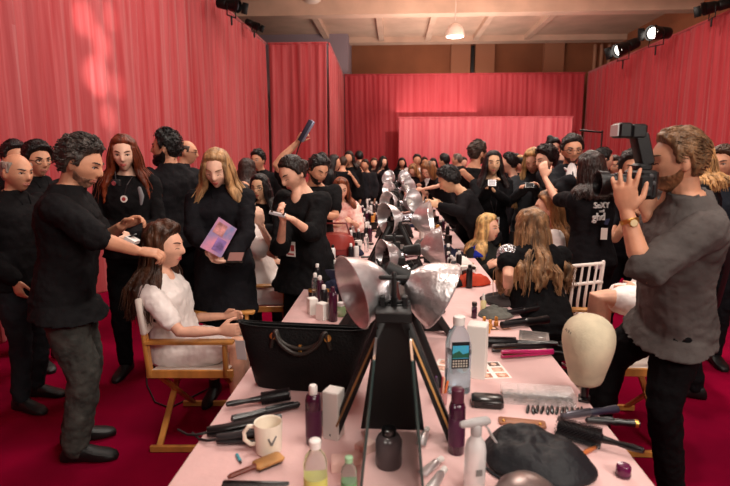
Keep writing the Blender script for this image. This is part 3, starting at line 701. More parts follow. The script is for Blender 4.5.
LP = [((388, 279), 1.72, (-.80, -.42, -.22), .122, 'large clamp lamp opening left, nearest the camera', 0, alu), ((407, 278), 1.72, (.88, .04, -.46), .118, 'large hammered clamp lamp opening right, nearest the camera', 0, alud),
      ((401, 256), 2.55, (-.86, -.40, -.02), .088, 'small clamp lamp opening left on the second mirror stand', 1, alu), ((420, 249), 2.55, (.94, -.02, .12), .098, 'small clamp lamp opening right on the second mirror stand', 1, alud),
      ((401, 216), 3.85, (-.80, -.50, -.12), .118, 'clamp lamp opening left on the third mirror stand', 2, alu), ((412, 220), 3.85, (.88, -.18, .12), .125, 'clamp lamp opening right on the third mirror stand', 2, alu),
      ((397, 203), 5.7, (-.75, -.6, .05), .125, 'clamp lamp opening left on the fourth mirror stand', 3, alu), ((405, 203), 5.7, (.7, -.65, .25), .125, 'clamp lamp opening right on the fourth mirror stand', 3, alu),
      ((395, 190), 7.8, (-.8, -.5, .2), .125, 'clamp lamp opening left on the fifth mirror stand', 4, alu), ((403, 188), 7.8, (.7, -.65, .3), .125, 'clamp lamp opening right on the fifth mirror stand', 4, alu),
      ((393, 180), 9.3, (-.6, -.7, .35), .13, 'clamp lamp opening left at the far end of the table', 5, alu), ((400, 180), 9.3, (.6, -.7, .35), .13, 'clamp lamp opening right at the far end of the table', 5, alu)]
for px, D, d, R_, lab, si, mt in LP:
    a = at(px[0], px[1], D); clamp_lamp(a, d, R_, lab, ST[si][0], ST[si][3], mt, .0+(.018 if d[0] > 0 else -.018))
# ------------------------------------------------------------------ things on the table
def T_(px, py): p = onz(px, py, TZ); return V((p.x, p.y, TZ))
def bottle(p, prof, mat, cap, capmat, lab, name='bottle', cat='bottle', group=None, label_band=None, sc=1.0, liquid=None):
    root = thing(name, lab, cat, p, 0, group); S4 = Matrix.Scale(sc, 4)
    m = MB(); m.lathe(prof, n=24).xf(S4); obj('body', m, mat, root)
    if cap: m = MB(); m.lathe(cap, n=20).xf(S4); obj('cap', m, capmat, root)
    if label_band:
        z0, z1, r, lm = label_band; m = MB(); m.lathe([(r-.001, z0), (r, z0), (r, z1), (r-.001, z1)], n=28).xf(S4); obj('paper_label', m, lm, root)
    if liquid: m = MB(); m.lathe(liquid, n=20).xf(S4); obj('liquid', m, M('clear_water', (225, 240, 245), .02, trans=.95, ior=1.33), root)
    return root
plum = M('plum_plastic', (58, 16, 40), .25, coat=.4); white = M('white_plastic', (232, 226, 222), .35); clear = M('clear_plastic', (236, 240, 240), .06, trans=.92, ior=1.2); dkpl = M('dark_plastic', (22, 20, 24), .35); blackp = M('black_gloss', (12, 12, 14), .28, coat=.3)
card = M('white_card', (232, 226, 220), .6); gold = M('gold_metal', (212, 160, 84), .3, .9); silv = M('silver_spray', (228, 225, 224), .3, .25)
CYL = [(.004, 0), (.024, 0), (.026, .004), (.026, .15), (.022, .165), (.012, .172)]; CAPS = [(.013, .168), (.014, .17), (.014, .195), (.011, .2), (.002, .201)]
def text_mesh(txt, size, name, mat, parent, mw, ext=.0006):
    cu = bpy.data.curves.new('t', 'FONT'); cu.body = txt; cu.size = size; cu.align_x = 'CENTER'; cu.align_y = 'CENTER'; cu.extrude = ext
    t = bpy.data.objects.new('t', cu); COL.objects.link(t); me = bpy.data.meshes.new_from_object(t.evaluated_get(bpy.context.evaluated_depsgraph_get())); bpy.data.objects.remove(t)
    o = bpy.data.objects.new(name, me); COL.objects.link(o); me.name = name; me.materials.append(mat); o.parent = parent; o.matrix_local = mw; return o
# mug
root = thing('mug', 'white ceramic mug with a small grey mark', 'mug', T_(269, 451)); cer = M('cream_ceramic', (238, 226, 208), .25, coat=.3)
m = MB(); m.lathe([(.005, 0), (.034, 0), (.038, .004), (.042, .092), (.0415, .095), (.0385, .092), (.035, .010), (.004, .008)], n=36); obj('body', m, cer, root)
m = MB(); m.tube([(-.040, 0, .078), (-.058, -.004, .080), (-.072, -.006, .062), (-.070, -.006, .038), (-.054, -.003, .022), (-.038, 0, .022)], .0065, 10, False); obj('handle', m, cer, root)
m = MB(); gm = M('grey_print', (120, 118, 116), .5)
for a, b in (((.010, .062), (.018, .040)), ((.018, .040), (.030, .066))):
    def sp(q): x = q[0]; r = .0415; return V((x, -math.sqrt(r*r-x*x)-.0004, q[1]))
    m.bar(sp(a), sp(b), .006, .0012, (0, -1, 0), 0)
obj('printed_mark', m, gm, root)
# plum hair spray bottles, water bottles, jars
bottle(T_(314, 443), CYL, plum, CAPS, white, 'tall plum spray bottle with white cap beside the mug', label_band=(.03, .12, .0264, M('plum_label', (74, 26, 56), .4)), sc=.95)
bottle(T_(456, 452), CYL, plum, [(.013, .168), (.02, .17), (.02, .21), (.016, .214), (.002, .215)], M('plum_cap', (80, 30, 50), .35), 'plum bottle with plum cap beside the silver spray bottle', label_band=(.03, .12, .0264, M('plum_label', (74, 26, 56), .4)), sc=.95)
WB = [(.004, .0), (.026, 0), (.03, .005), (.03, .012), (.0285, .02), (.03, .03), (.03, .10), (.026, .122), (.014, .14), (.013, .155)]
bottle(T_(316, 500), WB, clear, [(.0145, .146), (.0155, .147), (.0155, .166), (.013, .168), (.002, .168)], white, 'small clear bottle with yellow green label near the mug', label_band=(.035, .07, .0306, M('yellow_label', (206, 204, 108), .5)), sc=1.0)
bottle(T_(349, 497), WB, clear, [(.0145, .146), (.0155, .147), (.0155, .166), (.013, .168), (.002, .168)], M('green_cap', (150, 190, 150), .4), 'small clear bottle with green label beside the mirror stand', label_band=(.035, .07, .0306, M('green_label', (110, 160, 110), .5)), sc=.68)
# square water bottle with a landscape label
root = thing('water_bottle', 'large square clear water bottle with blue and black label', 'bottle', T_(457, 390)); root.rotation_euler.z = .15; root.scale = (1.36, 1.36, 1.36)
def sq(r, z, e=.55): return [V((math.copysign(abs(math.cos(t))**e, math.cos(t))*r, math.copysign(abs(math.sin(t))**e, math.sin(t))*r, z)) for t in [2*PI*i/28 for i in range(28)]]
m = MB(); m.rings([sq(.028, 0), sq(.033, .004), sq(.033, .06), sq(.0315, .066), sq(.033, .072), sq(.033, .135), sq(.027, .165, .7), sq(.015, .185, 1), sq(.0135, .198, 1)]); obj('body', m, M('bottle_plastic', (205, 226, 236), .05, trans=.85, ior=1.25), root)
m = MB(); m.rings([sq(.0305, .004), sq(.0305, .11), sq(.0300, .112)]); obj('water', m, M('clear_water', (225, 240, 245), .02, trans=.95, ior=1.33), root)
m = MB(); m.lathe([(.0155, .19), (.0165, .191), (.0165, .212), (.014, .214), (.002, .214)]); obj('cap', m, white, root)
m = MB(); m.box((-.027, -.0345, .078), (.021, -.0335, .152)); lb = obj('paper_label', m, M('label_black', (20, 24, 28), .4), root)
m = MB(); m.box((-.022, -.0352, .106), (.022, -.0342, .142)); m.xf(Matrix.Translation((-.003, 0, 0))); obj('label_sky_print', m, M('label_blue', (52, 130, 176), .4, var=.5, vs=40, dark=(70, 180, 190)), lb)
m = MB(); m.add([(-.022, -.0354, .108), (.022, -.0354, .108), (.022, -.0354, .122), (.006, -.0354, .118), (-.004, -.0354, .128), (-.022, -.0354, .119)], [(0, 1, 2, 3, 4, 5)]); m.xf(Matrix.Translation((-.003, 0, 0))); obj('label_hill_print', m, M('label_green', (36, 92, 70), .4), lb)
m = MB()
for r_ in range(3):
    for q in range(6): m.box((-.021+q*.0072, -.0352, .082+r_*.0075), (-.0165+q*.0072, -.0344, .0865+r_*.0075))
m.xf(Matrix.Translation((-.003, 0, 0))); obj('label_pattern_print', m, M('label_cream', (196, 190, 178), .4), lb)
# boxes
def carton(p, w, d, h, rz, lab, mat=card, name='carton', flap=True, group=None):
    root = thing(name, lab, 'box', p, rz, group); m = MB(); m.box((-w/2, -d/2, 0), (w/2, d/2, h-.001), .0015); obj('body', m, mat, root)
    m = MB(); m.box((-w/2+.001, -d/2+.001, h-.001), (w/2-.001, d/2-.001, h+.0012), .0005); obj('top_flap', m, mat, root); return root
carton(T_(336, 441)+V((-.01, .03, 0)), .052, .052, .155, -.35, 'tall white carton left of the nearest mirror stand')
carton(T_(477, 377)+V((0, .02, 0)), .075, .08, .215, -.3, 'tall white carton just behind the large water bottle')
for i, (x, y, w, d, h, rz, lab) in enumerate([(352, 462, .06, .045, .02, .5, 'flat pale pink box leaning by the nearest stand foot'), (340, 468, .05, .05, .028, .1, 'pale pink box beside the small green labelled bottle'), (365, 452, .055, .035, .03, .8, 'small pink box under the left foot of the nearest stand')]): carton(T_(x, y), w, d, h, rz, lab, M('pale_pink_card', (232, 196, 186), .6))
root = thing('jar', 'small round black jar at the foot of the white carton', 'jar', T_(329, 425)); m = MB(); m.lathe([(.003, 0), (.022, 0), (.024, .004), (.024, .03), (.003, .03)]); obj('body', m, blackp, root); m = MB(); m.lathe([(.003, .03), (.025, .03), (.025, .045), (.022, .048), (.003, .048)]); obj('lid', m, blackp, root)
bottle(V((-.01, 1.37, TZ)), [(.003, 0), (.036, 0), (.038, .006), (.038, .075), (.03, .09), (.02, .095)], M('smoke_plastic', (70, 60, 62), .25), [(.021, .09), (.022, .11), (.018, .114), (.003, .115)], blackp, 'squat dark bottle inside the nearest mirror tent')
# pens, brushes
def brush_wood(px0, px1, lab):
    a, b = T_(*px0), T_(*px1); d = b-a; L = d.length; root = thing('cushion_brush', lab, 'hair brush', a, math.atan2(d.y, d.x)); z = .014
    m = MB(); m.rings([[V((x, w*math.cos(2*PI*i/12), z+t*math.sin(2*PI*i/12))) for i in range(12)] for x, w, t in ((0, .004, .004), (.01, .009, .007), (L*.45, .008, .007), (L*.5, .014, .008))]); obj('handle', m, M('red_lacquer_wood', (112, 44, 26), .35, var=.3, vs=8), root)
    m = MB(); m.box((L*.48, -.022, z-.006), (L, .022, z+.008), .006); obj('brush_head', m, wood, root)
    m = MB()
    for i in range(14):
        for j in range(5): x, y = L*.52+i*(L*.45/14), -.016+j*.008; m.tube([(x, y, z-.004), (x, y, .0015)], .0012, 4, False)
    o = obj('bristles', m, dkpl, root); o['kind'] = 'stuff'
brush_wood((228, 482), (282, 460), 'wooden brush with red lacquered handle in front of the mug')
root = thing('hair_comb', 'black wide tooth comb at the bottom edge of the table', 'comb', T_(255, 486), .02)
m = MB(); m.box((-.09, .004, 0), (.09, .016, .006), .002); obj('spine', m, blackp, root)
m = MB()
for i in range(40): m.box((-.088+i*.0044, -.016, .001), (-.0856+i*.0044, .005, .005))
o = obj('teeth', m, blackp, root); o['kind'] = 'stuff'
root = thing('hair_clip', 'small teal pencil lying in front of the mug', 'pencil', T_(239, 460), math.radians(-58)); root.name = 'pencil'
m = MB(); m.tube([(-.022, 0, .005), (.012, 0, .005)], .0048, 8); obj('barrel', m, M('teal_plastic', (70, 160, 176), .35), root); m = MB(); m.tube([(.012, 0, .005), (.026, 0, .005)], [.004, .0015], 8); obj('tip', m, blackp, root)
# flat irons / curling irons / brushes lying down (built along +X)
def flat_iron(a, b, lab, mat, w=.03, gap=.012):
    d = b-a; L = d.length; root = thing('flat_iron', lab, 'flat iron', a, math.atan2(d.y, d.x), 'flat irons on the table')
    for k_, z in ((0, .002), (1, .002+gap)):
        m = MB(); m.rings([[V((x, w/2*s*math.cos(t), z+.010+o*k_+.009*math.sin(t))) for t in [2*PI*i/14 for i in range(14)]] for x, s, o in ((0, .5, 0), (.01, .9, 0), (L*.3, 1, .002), (L*.55, .92, .006), (L*.95, .8, .012), (L, .5, .012))]); obj('arm', m, mat, root)
    m = MB(); m.box((L*.6, -w*.36, .018), (L*.97, w*.36, .022), .001); obj('heating_plate', m, M('plate_copper', (120, 84, 60), .25, .8), root)
    m = MB(); m.tube([(0, 0, .015), (-.03, 0, .012), (-.06, .02, .006), (-.09, .06, .005)], .0042, 6); obj('cord', m, rub, root); return root
def curling(a, b, lab, hm, bm, r=.013, ring=None):
    d = b-a; L = d.length; root = thing('curling_iron', lab, 'curling iron', a, math.atan2(d.y, d.x), 'curling irons on the table')
    m = MB(); m.lathe([(.004, 0), (r*1.15, .005), (r*1.2, L*.1), (r*.95, L*.28), (r*1.15, L*.45), (r, L*.5)], (0, 0, r*1.3), 16, (V((0, 1, 0)), V((0, 0, 1)), V((1, 0, 0)))); obj('handle', m, hm, root)
    m = MB(); m.lathe([(r*.5, L*.49), (r*.9, L*.5), (r*.9, L*.97), (r*.3, L)], (0, 0, r*1.3), 16, (V((0, 1, 0)), V((0, 0, 1)), V((1, 0, 0)))); obj('barrel', m, bm, root)
    if ring: m = MB(); m.lathe([(r*1.22, .008), (r*1.24, .01), (r*1.24, .016), (r*1.22, .018)], (0, 0, r*1.3), 16, (V((0, 1, 0)), V((0, 0, 1)), V((1, 0, 0)))); obj('ring', m, ring, root)
    m = MB(); m.tube([(L*.5, 0, r*2.4), (L*.62, 0, r*2.35), (L*.9, 0, r*2.2)], [.004, .005, .004], 6); obj('clip_lever', m, bm, root); return root
def round_brush(a, b, lab, r=.024, hm=None, frac=.5, name='round_brush'):
    d = b-a; L = d.length; root = thing(name, lab, 'hair brush', a, math.atan2(d.y, d.x), 'round brushes on the table'); AX = (V((0, 1, 0)), V((0, 0, 1)), V((1, 0, 0)))
    m = MB(); m.lathe([(.003, 0), (.009, .004), (.011, L*.12), (.008, L*.3), (.011, L*frac-.01), (.012, L*frac)], (0, 0, r), 14, AX); obj('handle', m, hm or blackp, root)
    m = MB(); m.lathe([(.01, L*frac), (r*.55, L*frac+.005), (r*.55, L-.005), (.004, L)], (0, 0, r), 16, AX); obj('barrel', m, dkpl, root)
    m = MB(); nx = int(L*(1-frac)/.0055)
    for i in range(nx):
        for j in range(16):
            t = 2*PI*(j+.5*(i % 2))/16; x = L*frac+.008+i*.0055; c, s = math.cos(t), math.sin(t); m.tube([(x, r*.5*c, r+r*.5*s), (x, r*c, r+r*.98*s)], .0011, 3, False)
    o = obj('bristles', m, dkpl, root, smooth=False); o['kind'] = 'stuff'; return root
flat_iron(T_(207, 437), T_(282, 427), 'long black flat iron closest to the mug, gold ringed end', blackp, .036)
flat_iron(T_(217, 444)+V((0, -.0, 0)), T_(262, 443), 'short black flat iron lying under the mug handle', M('charcoal_plastic', (40, 38, 40), .35), .032)
round_brush(T_(226, 411), T_(290, 400), 'black brush with thick head in front of the handbag', .024, None, .52)
curling(T_(231, 424), T_(300, 408), 'black curling iron behind the black flat iron', blackp, dkpl, .012)
flat_iron(T_(553, 355), T_(501, 359), 'magenta flat iron on the pink cloth', M('magenta_plastic', (176, 24, 92), .25, coat=.5), .026, .008)
flat_iron(T_(551, 348), T_(492, 353), 'black flat iron lying behind the magenta one', blackp, .026, .008)
round_brush(T_(560, 351)+V((.0, .03, 0)), T_(484, 347), 'black round brush behind the black flat iron', .026, None, .55)
round_brush(T_(644, 462), T_(556, 436), 'big black round brush with its handle over the table edge', .034, None, .45)
curling(T_(618, 413), T_(560, 421), 'black curling wand with dark blue grip near the mannequin head', M('navy_grip', (36, 34, 52), .4), M('grey_barrel', (92, 88, 96), .3, .6), .012)
curling(T_(640, 428), T_(585, 424), 'black curling iron behind the big round brush', blackp, dkpl, .011, gold)
curling(T_(548, 324), T_(500, 330), 'thick black curling iron beside the plastic wallet', blackp, dkpl, .02)
curling(T_(541, 312), T_(503, 318), 'black curling iron next to the grey pouch', blackp, dkpl, .017)
# wooden pin brush
a, b = T_(597, 449), T_(570, 463); root = thing('makeup_brush', 'wooden handled makeup brush near the purple lid', 'makeup brush', a, math.atan2(b.y-a.y, b.x-a.x)); L = (b-a).length
m = MB(); m.lathe([(.002, 0), (.006, .01), (.007, L*.4), (.005, L*.7)], (0, 0, .009), 12, (V((0, 1, 0)), V((0, 0, 1)), V((1, 0, 0)))); obj('handle', m, M('orange_wood', (186, 106, 60), .4), root)
m = MB(); m.lathe([(.006, L*.66), (.007, L*.7), (.007, L*.8)], (0, 0, .009), 12, (V((0, 1, 0)), V((0, 0, 1)), V((1, 0, 0)))); obj('ferrule', m, chrome, root)
m = MB(); m.lathe([(.007, L*.8), (.011, L*.92), (.009, L*1.05), (.002, L*1.1)], (0, 0, .011), 12, (V((0, 1, 0)), V((0, 0, 1)), V((1, 0, 0)))); obj('bristles', m, dkpl, root)
root = thing('cosmetic_pot', 'glossy purple round lid on the right of the table', 'pot', T_(623, 476)); m = MB(); m.lathe([(.003, 0), (.019, 0), (.020, .003), (.019, .03), (.016, .034), (.003, .035)], n=28); obj('cup', m, M('purple_gloss', (96, 22, 66), .22, coat=.4), root); m = MB(); m.lathe([(.0202, .004), (.0206, .005), (.0206, .008), (.0202, .009)], n=28); obj('ring', m, plum, root)
# silver spray bottle with trigger
root = thing('spray_bottle', 'silver spray bottle with a grey trigger head', 'spray bottle', T_(474, 489), .25)
m = MB(); m.lathe([(.004, 0), (.026, 0), (.028, .004), (.028, .115), (.024, .135), (.014, .15), (.013, .16)], n=28); obj('body', m, silv, root)
m = MB(); m.tube([(0, 0, .158), (0, 0, .178)], .0145, 14); m.rings([[V((x, w*math.cos(t), z+h*math.sin(t))) for t in [2*PI*i/12 for i in range(12)]] for x, w, z, h in ((-.045, .006, .188, .006), (-.04, .009, .188, .009), (0, .012, .190, .013), (.03, .011, .192, .012), (.038, .006, .190, .006))]); obj('spray_head', m, M('grey_plastic', (170, 168, 168), .35), root)
m = MB(); m.rings([[V((x+.004*math.cos(t), .008*math.sin(t), z)) for t in [2*PI*i/10 for i in range(10)]] for x, z in ((.02, .184), (.034, .168), (.044, .148), (.056, .13))]); obj('trigger', m, M('grey_plastic'), root)
m = MB(); m.box((-.009, -.0292, .055), (.009, -.0278, .073), .001); obj('printed_mark', m, gm, root)
# mannequin head on clamp
p = T_(584, 401); root = thing('mannequin_head', 'cream canvas mannequin head clamped to the table edge', 'mannequin head', p, math.radians(160)); cv = M('canvas', (208, 196, 168), .8, var=.1, vs=10, bump=.15, bs=160)
m = MB(); rs = []
for z, rx, ry, oy in ((.040, .040, .044, -.006), (.052, .060, .062, -.004), (.075, .066, .070, -.002), (.10, .072, .080, 0), (.14, .084, .094, .002), (.18, .094, .106, 0), (.215, .098, .110, -.003), (.25, .091, .102, -.006), (.275, .070, .080, -.008), (.29, .042, .048, -.01), (.296, .010, .012, -.01)):
    z += .025; rx *= .93; rs.append([V((rx*math.cos(2*PI*i/32), oy+ry*math.sin(2*PI*i/32)+.010*ga(2*PI*i/32-PI/2, .25)*ga(z-.165, .03), z)) for i in range(32)])
m.rings(rs); hd = obj('head', m, cv, root, mods=(('sub', 1),))
m = MB(); m.tube([(0, -.006, .0), (0, -.006, .085)], .014, 12); m.box((-.02, -.03, -.045), (.02, .02, -.035), .003); m.box((-.02, -.03, .001), (.02, .02, .012), .003); m.box((-.02, -.036, -.045), (.02, -.026, .012), .003); m.tube([(0, 0, -.085), (0, 0, -.035)], .005, 8); m.tube([(-.025, 0, -.085), (.025, 0, -.085)], .004, 8); obj('clamp', m, blackp, root)
m = MB(); 
q0 = V((.052, .075, .245))
for a_, b_ in (((0, 0), (.012, .006)), ((.004, .008), (.010, -.004)), ((.015, .004), (.028, .002)), ((.018, -.002), (.022, .008)), ((-.006, .004), (-.002, -.004))): m.tube([V((.061+a_[0]*.6, .072-a_[0]*.9, .272+a_[1])), V((.061+b_[0]*.6, .072-b_[0]*.9, .272+b_[1]))], .0011, 5)
obj('pen_scribble', m, M('pencil_grey', (96, 88, 82), .7), hd)
# organiser box
p = T_(537, 400); root = thing('organiser_box', 'clear plastic divided box of pins in front of the mannequin head', 'box', p, -.08); w, d, h = .25, .095, .038
m = MB(); m.box((-w/2, -d/2, 0), (w/2, d/2, .002)); 
for s in (1, -1): m.box((s*w/2-.001, -d/2, 0), (s*w/2+.001, d/2, h)); m.box((-w/2, s*d/2-.001, 0), (w/2, s*d/2+.001, h))
frost = M('frosted_plastic', (232, 228, 228), .12, alpha=.13); obj('tray', m, frost, root)
m = MB()
for x in (-.0625, 0, .0625): m.box((x-.001, -d/2, .002), (x+.001, d/2, h-.002))
m.box((-w/2, -.001, .002), (w/2, .001, h-.002)); obj('divider', m, frost, root)
m = MB(); m.box((-w/2-.001, -d/2-.001, h), (w/2+.001, d/2+.001, h+.003)); obj('lid', m, frost, root)
m = MB()
for i in range(150):
    cx = (-.094, -.031, .031, .094)[i % 4]+rnd.uniform(-.026, .026); cy = rnd.choice((-.024, .024))+rnd.uniform(-.018, .018); t = rnd.uniform(0, PI); z = .004+rnd.random()*.018; m.tube([(cx, cy, z), (cx+.014*math.cos(t), cy+.012*math.sin(t), z)], .0012, 4, False)
o = obj('hair_pins', m, M('bronze_pins', (110, 84, 64), .35, .7), root); o['kind'] = 'stuff'
# row of black clips on a card
cp = T_(528, 410)
for i in range(12):
    q = cp+V((i*.0165-.0, -.004*math.sin(i*2.1)-.0006*i, 0)); r_ = thing('hair_clip', 'black sectioning clip in the row in front of the divided box', 'hair clip', q, 1.25+.12*math.sin(i*1.7), 'black clips in a row')
    m = MB(); m.tube([(-.026, 0, .004), (0, 0, .009), (.026, 0, .006)], [.005, .006, .003], 8); obj('upper_jaw', m, blackp, r_)
    m = MB(); m.tube([(-.02, 0, .002), (.026, 0, .002)], .002, 6); obj('lower_jaw', m, dkpl, r_)
# phone with gold corner, sheets with portraits
root = thing('phone', 'tan leather wallet with gold studs behind the black cape', 'wallet', T_(522, 424), -.15); root.name = 'wallet'
m = MB(); m.box((-.075, -.022, 0), (.075, .022, .010), .004); obj('cover', m, M('tan_leather', (150, 96, 66), .45, bump=.2), root)
for x in (-.06, .056): m = MB(); m.ell((x, -.01, .012), (.006, .006, .004)); obj('stud', m, gold, root)
root = thing('phone', 'black zipped makeup case behind the plum capped bottle', 'case', T_(487, 405), -.1); root.name = 'makeup_case'; m = MB(); m.box((-.055, -.035, 0), (.055, .035, .032), .008); obj('case', m, blackp, root); m = MB(); m.box((-.02, -.038, .012), (.02, -.034, .022), .001); obj('clasp', m, dkpl, root)
ph = [(206, 140, 110), (180, 112, 86), (224, 172, 150), (96, 62, 48), (196, 90, 70)]
def sheet(c, w, d, rz, lab, n=(2, 3), base=(240, 234, 228), z=0.0):
    root = thing('photo_sheet', lab, 'printed sheet', V((c.x, c.y, TZ+z)), rz); m = MB(); m.box((-w/2, -d/2, 0.0003), (w/2, d/2, .0012)); obj('paper', m, M('paper_%d' % base[0], base, .7), root)
    for i in range(n[0]):
        for j in range(n[1]):
            x = -w/2+w*(i+.5)/n[0]; y = -d/2+d*(j+.5)/n[1]; s = .36
            m = MB(); m.box((x-w/n[0]*s, y-d/n[1]*s, .001), (x+w/n[0]*s, y+d/n[1]*s, .0015)); k_ = rnd.randrange(5); f = obj('portrait_print', m, M('print_%d' % k_, ph[k_], .5, var=.3, vs=50), root)
            m = MB(); m.lathe([(.001, .0014), (min(w/n[0], d/n[1])*.2, .0014), (min(w/n[0], d/n[1])*.2, .0018), (.001, .0018)], (x, y, 0), 12, sy=1.25); obj('face_print', m, M('print_face', (232, 188, 164), .5), f)
    return root
sheet(T_(490, 370), .13, .17, .12, 'white sheet of small portrait photos beside the large water bottle'); sheet(T_(447, 366), .10, .13, -.3, 'sheet with portrait photo partly behind the water bottle', (1, 2)); sheet(T_(500, 330)+V((0, .03, 0)), .12, .09, .2, 'pink sheet with photos behind the white carton', (2, 1), (226, 180, 172))
# clear plastic wallet
root = thing('plastic_wallet', 'clear plastic wallet with printed rows on the pink table', 'plastic wallet', T_(534, 337), -.25); m = MB(); m.box((-.07, -.075, 0.001), (.07, .075, .006), .002); obj('sleeve', m, M('grey_sleeve', (150, 142, 138), .12, coat=.6), root)
m = MB()
for i in range(7): m.box((-.055, -.062+i*.018, .006), (.055, -.055+i*.018, .0066))
obj('printed_row', m, M('print_dark', (70, 62, 60), .5), root)
# cloth heaps
def heap(c, rx, ry, h, rz, lab, mat, name, cat, seed, z=TZ):
    m = MB(); n, k_ = 36, 14; rs = []
    for j in range(k_+1):
        u = j/k_; rs_ = []
        for i in range(n):
            t = 2*PI*i/n; r = (1-u)*(1+.18*noise.noise(V((math.cos(t)*1.6, math.sin(t)*1.6, seed)))); zz = h*(1-(1-u)**3.2)*(1+.35*noise.noise(V((math.cos(t)*r*2.2, math.sin(t)*r*2.2, seed+3))))+.012*noise.noise(V((math.cos(t)*r*7, math.sin(t)*r*7, seed+9)))*min(1, u*4)
            rs_.append(V((rx*r*math.cos(t), ry*r*math.sin(t), max(.001, zz))))
        rs.append(rs_)
    m.rings(rs); root = thing(name, lab, cat, V((c.x, c.y, z)), rz); obj('cloth', m, mat, root, mods=(('sub', 1),)); 
    m = MB(); pts = [V((rx*.97*math.cos(t), ry*.97*math.sin(t), .006)) for t in [PI*1.1+i*.12 for i in range(8)]]; m.tube(pts, .004, 6); obj('hem', m, mat, root); return root
heap(T_(534, 462), .165, .15, .085, -.45, 'black salon cape heaped on the table', M('black_cape', (13, 15, 22), .6, var=.2, vs=6, bump=.3, bs=30), 'salon_cape', 'cape', 4)
heap(T_(500, 303)+V((.03, .05, 0)), .15, .15, .045, .4, 'dark grey cloth pouch against the seated blonde woman', cloth((66, 60, 60)), 'cloth_pouch', 'pouch', 11)
heap(T_(497, 318)+V((.0, .04, 0)), .10, .09, .05, -.2, 'grey green cloth pouch behind the black curling irons', cloth((104, 104, 98)), 'cloth_pouch', 'pouch', 15)
heap(T_(473, 288)+V((.0, .1, 0)), .15, .09, .075, .3, 'coral red makeup pouch on the second table', cloth((196, 74, 52)), 'cloth_pouch', 'pouch', 19)
heap(T_(482, 262)+V((0, .25, 0)), .1, .1, .10, .1, 'blue bundle behind the coral makeup pouch', cloth((36, 50, 150)), 'cloth_bundle', 'bundle', 23)
# crumpled white paper
heap(T_(461, 275)+V((0, .15, 0)), .16, .11, .10, .5, 'crumpled white paper beside the coral makeup pouch', M('paper_240', (240, 234, 228), .7), 'paper_bag', 'paper', 33)
# round grey dome at the bottom of the photo
c = T_(527, 512); root = thing('round_reflector', 'blurred silver dome at the bottom edge beside the black cape', 'reflector', V((c.x, c.y+.01, TZ))); m = MB(); m.lathe([(.085, 0), (.088, .004), (.084, .03), (.07, .058), (.045, .078), (.02, .086), (.003, .088)], n=36); obj('dome', m, M('tinted_silver', (150, 132, 128), .35, .75, var=.2, vs=12), root); m = MB(); m.lathe([(.088, 0), (.091, .002), (.091, .006), (.088, .008)], n=36); obj('rim', m, alu, root)
# small bottles on the right
TB = [(.003, 0), (.014, 0), (.015, .003), (.015, .06), (.008, .07), (.007, .078)]; TC = [(.008, .07), (.009, .075), (.005, .1), (.002, .105)]
bottle(T_(483, 313), TB, M('cream_lotion', (232, 214, 160), .35), TC, white, 'small cream bottle with white nozzle among the pouches', sc=1.1)
bottle(T_(474, 318), TB, plum, [(.009, .068), (.0145, .07), (.0145, .09), (.002, .092)], blackp, 'small plum bottle next to the cream nozzle bottle', sc=1.0)
bottle(T_(469, 288), CYL, dkpl, CAPS, dkpl, 'slim dark spray bottle in front of the coral pouch', sc=.8)
for i, (x, y) in enumerate(((484, 326), (490, 329), (496, 326), (488, 333))): bottle(T_(x, y), [(.002, 0), (.011, 0), (.012, .003), (.012, .024), (.006, .03)], M('amber_gel', (206, 140, 70), .2), [(.007, .028), (.0085, .03), (.0085, .05), (.002, .051)], gold, 'tiny amber bottle with gold cap behind the white carton', 'small_bottle', 'bottle', 'tiny amber bottles behind the carton')
root = thing('pencil_cup', 'small clear cup of coloured pencils beside the large water bottle', 'cup', T_(441, 404)); m = MB(); m.lathe([(.003, 0), (.02, 0), (.024, .05), (.0225, .05), (.019, .004), (.003, .004)]); obj('cup', m, M('pink_cup', (206, 150, 150), .2, alpha=.6), root)
for i_, c_ in enumerate(((226, 120, 60), (206, 70, 80), (90, 50, 110), (60, 60, 64), (230, 180, 150))): t_ = i_*1.26; m = MB(); m.tube([(.006*math.cos(t_), .006*math.sin(t_), .005), (.022*math.cos(t_), .022*math.sin(t_), .085+.006*i_)], .004, 7); obj('pencil', m, M('pencil_%d' % i_, c_, .4), root)
for i_, (x_, y_, a_) in enumerate(((432, 470, .9), (438, 482, 1.1), (424, 440, 1.3))):
    root = thing('cream_tube', ['silver cream tube lying inside the right leg of the nearest stand', 'silver cream tube nearest the silver spray bottle', 'silver cream tube furthest back beside the nearest stand'][i_], 'tube', T_(x_, y_), a_, 'silver cream tubes'); m = MB(); m.rings([[V((x, w*math.cos(t), .012+h*math.sin(t))) for t in [2*PI*j/14 for j in range(14)]] for x, w, h in ((-.05, .016, .0012), (-.02, .014, .008), (.02, .012, .011), (.03, .006, .006))]); obj('body', m, alu, root); m = MB(); m.lathe([(.008, .03), (.009, .031), (.009, .05), (.002, .051)], (0, 0, .012), 14, (V((0, 1, 0)), V((0, 0, 1)), V((1, 0, 0)))); obj('cap', m, white, root)
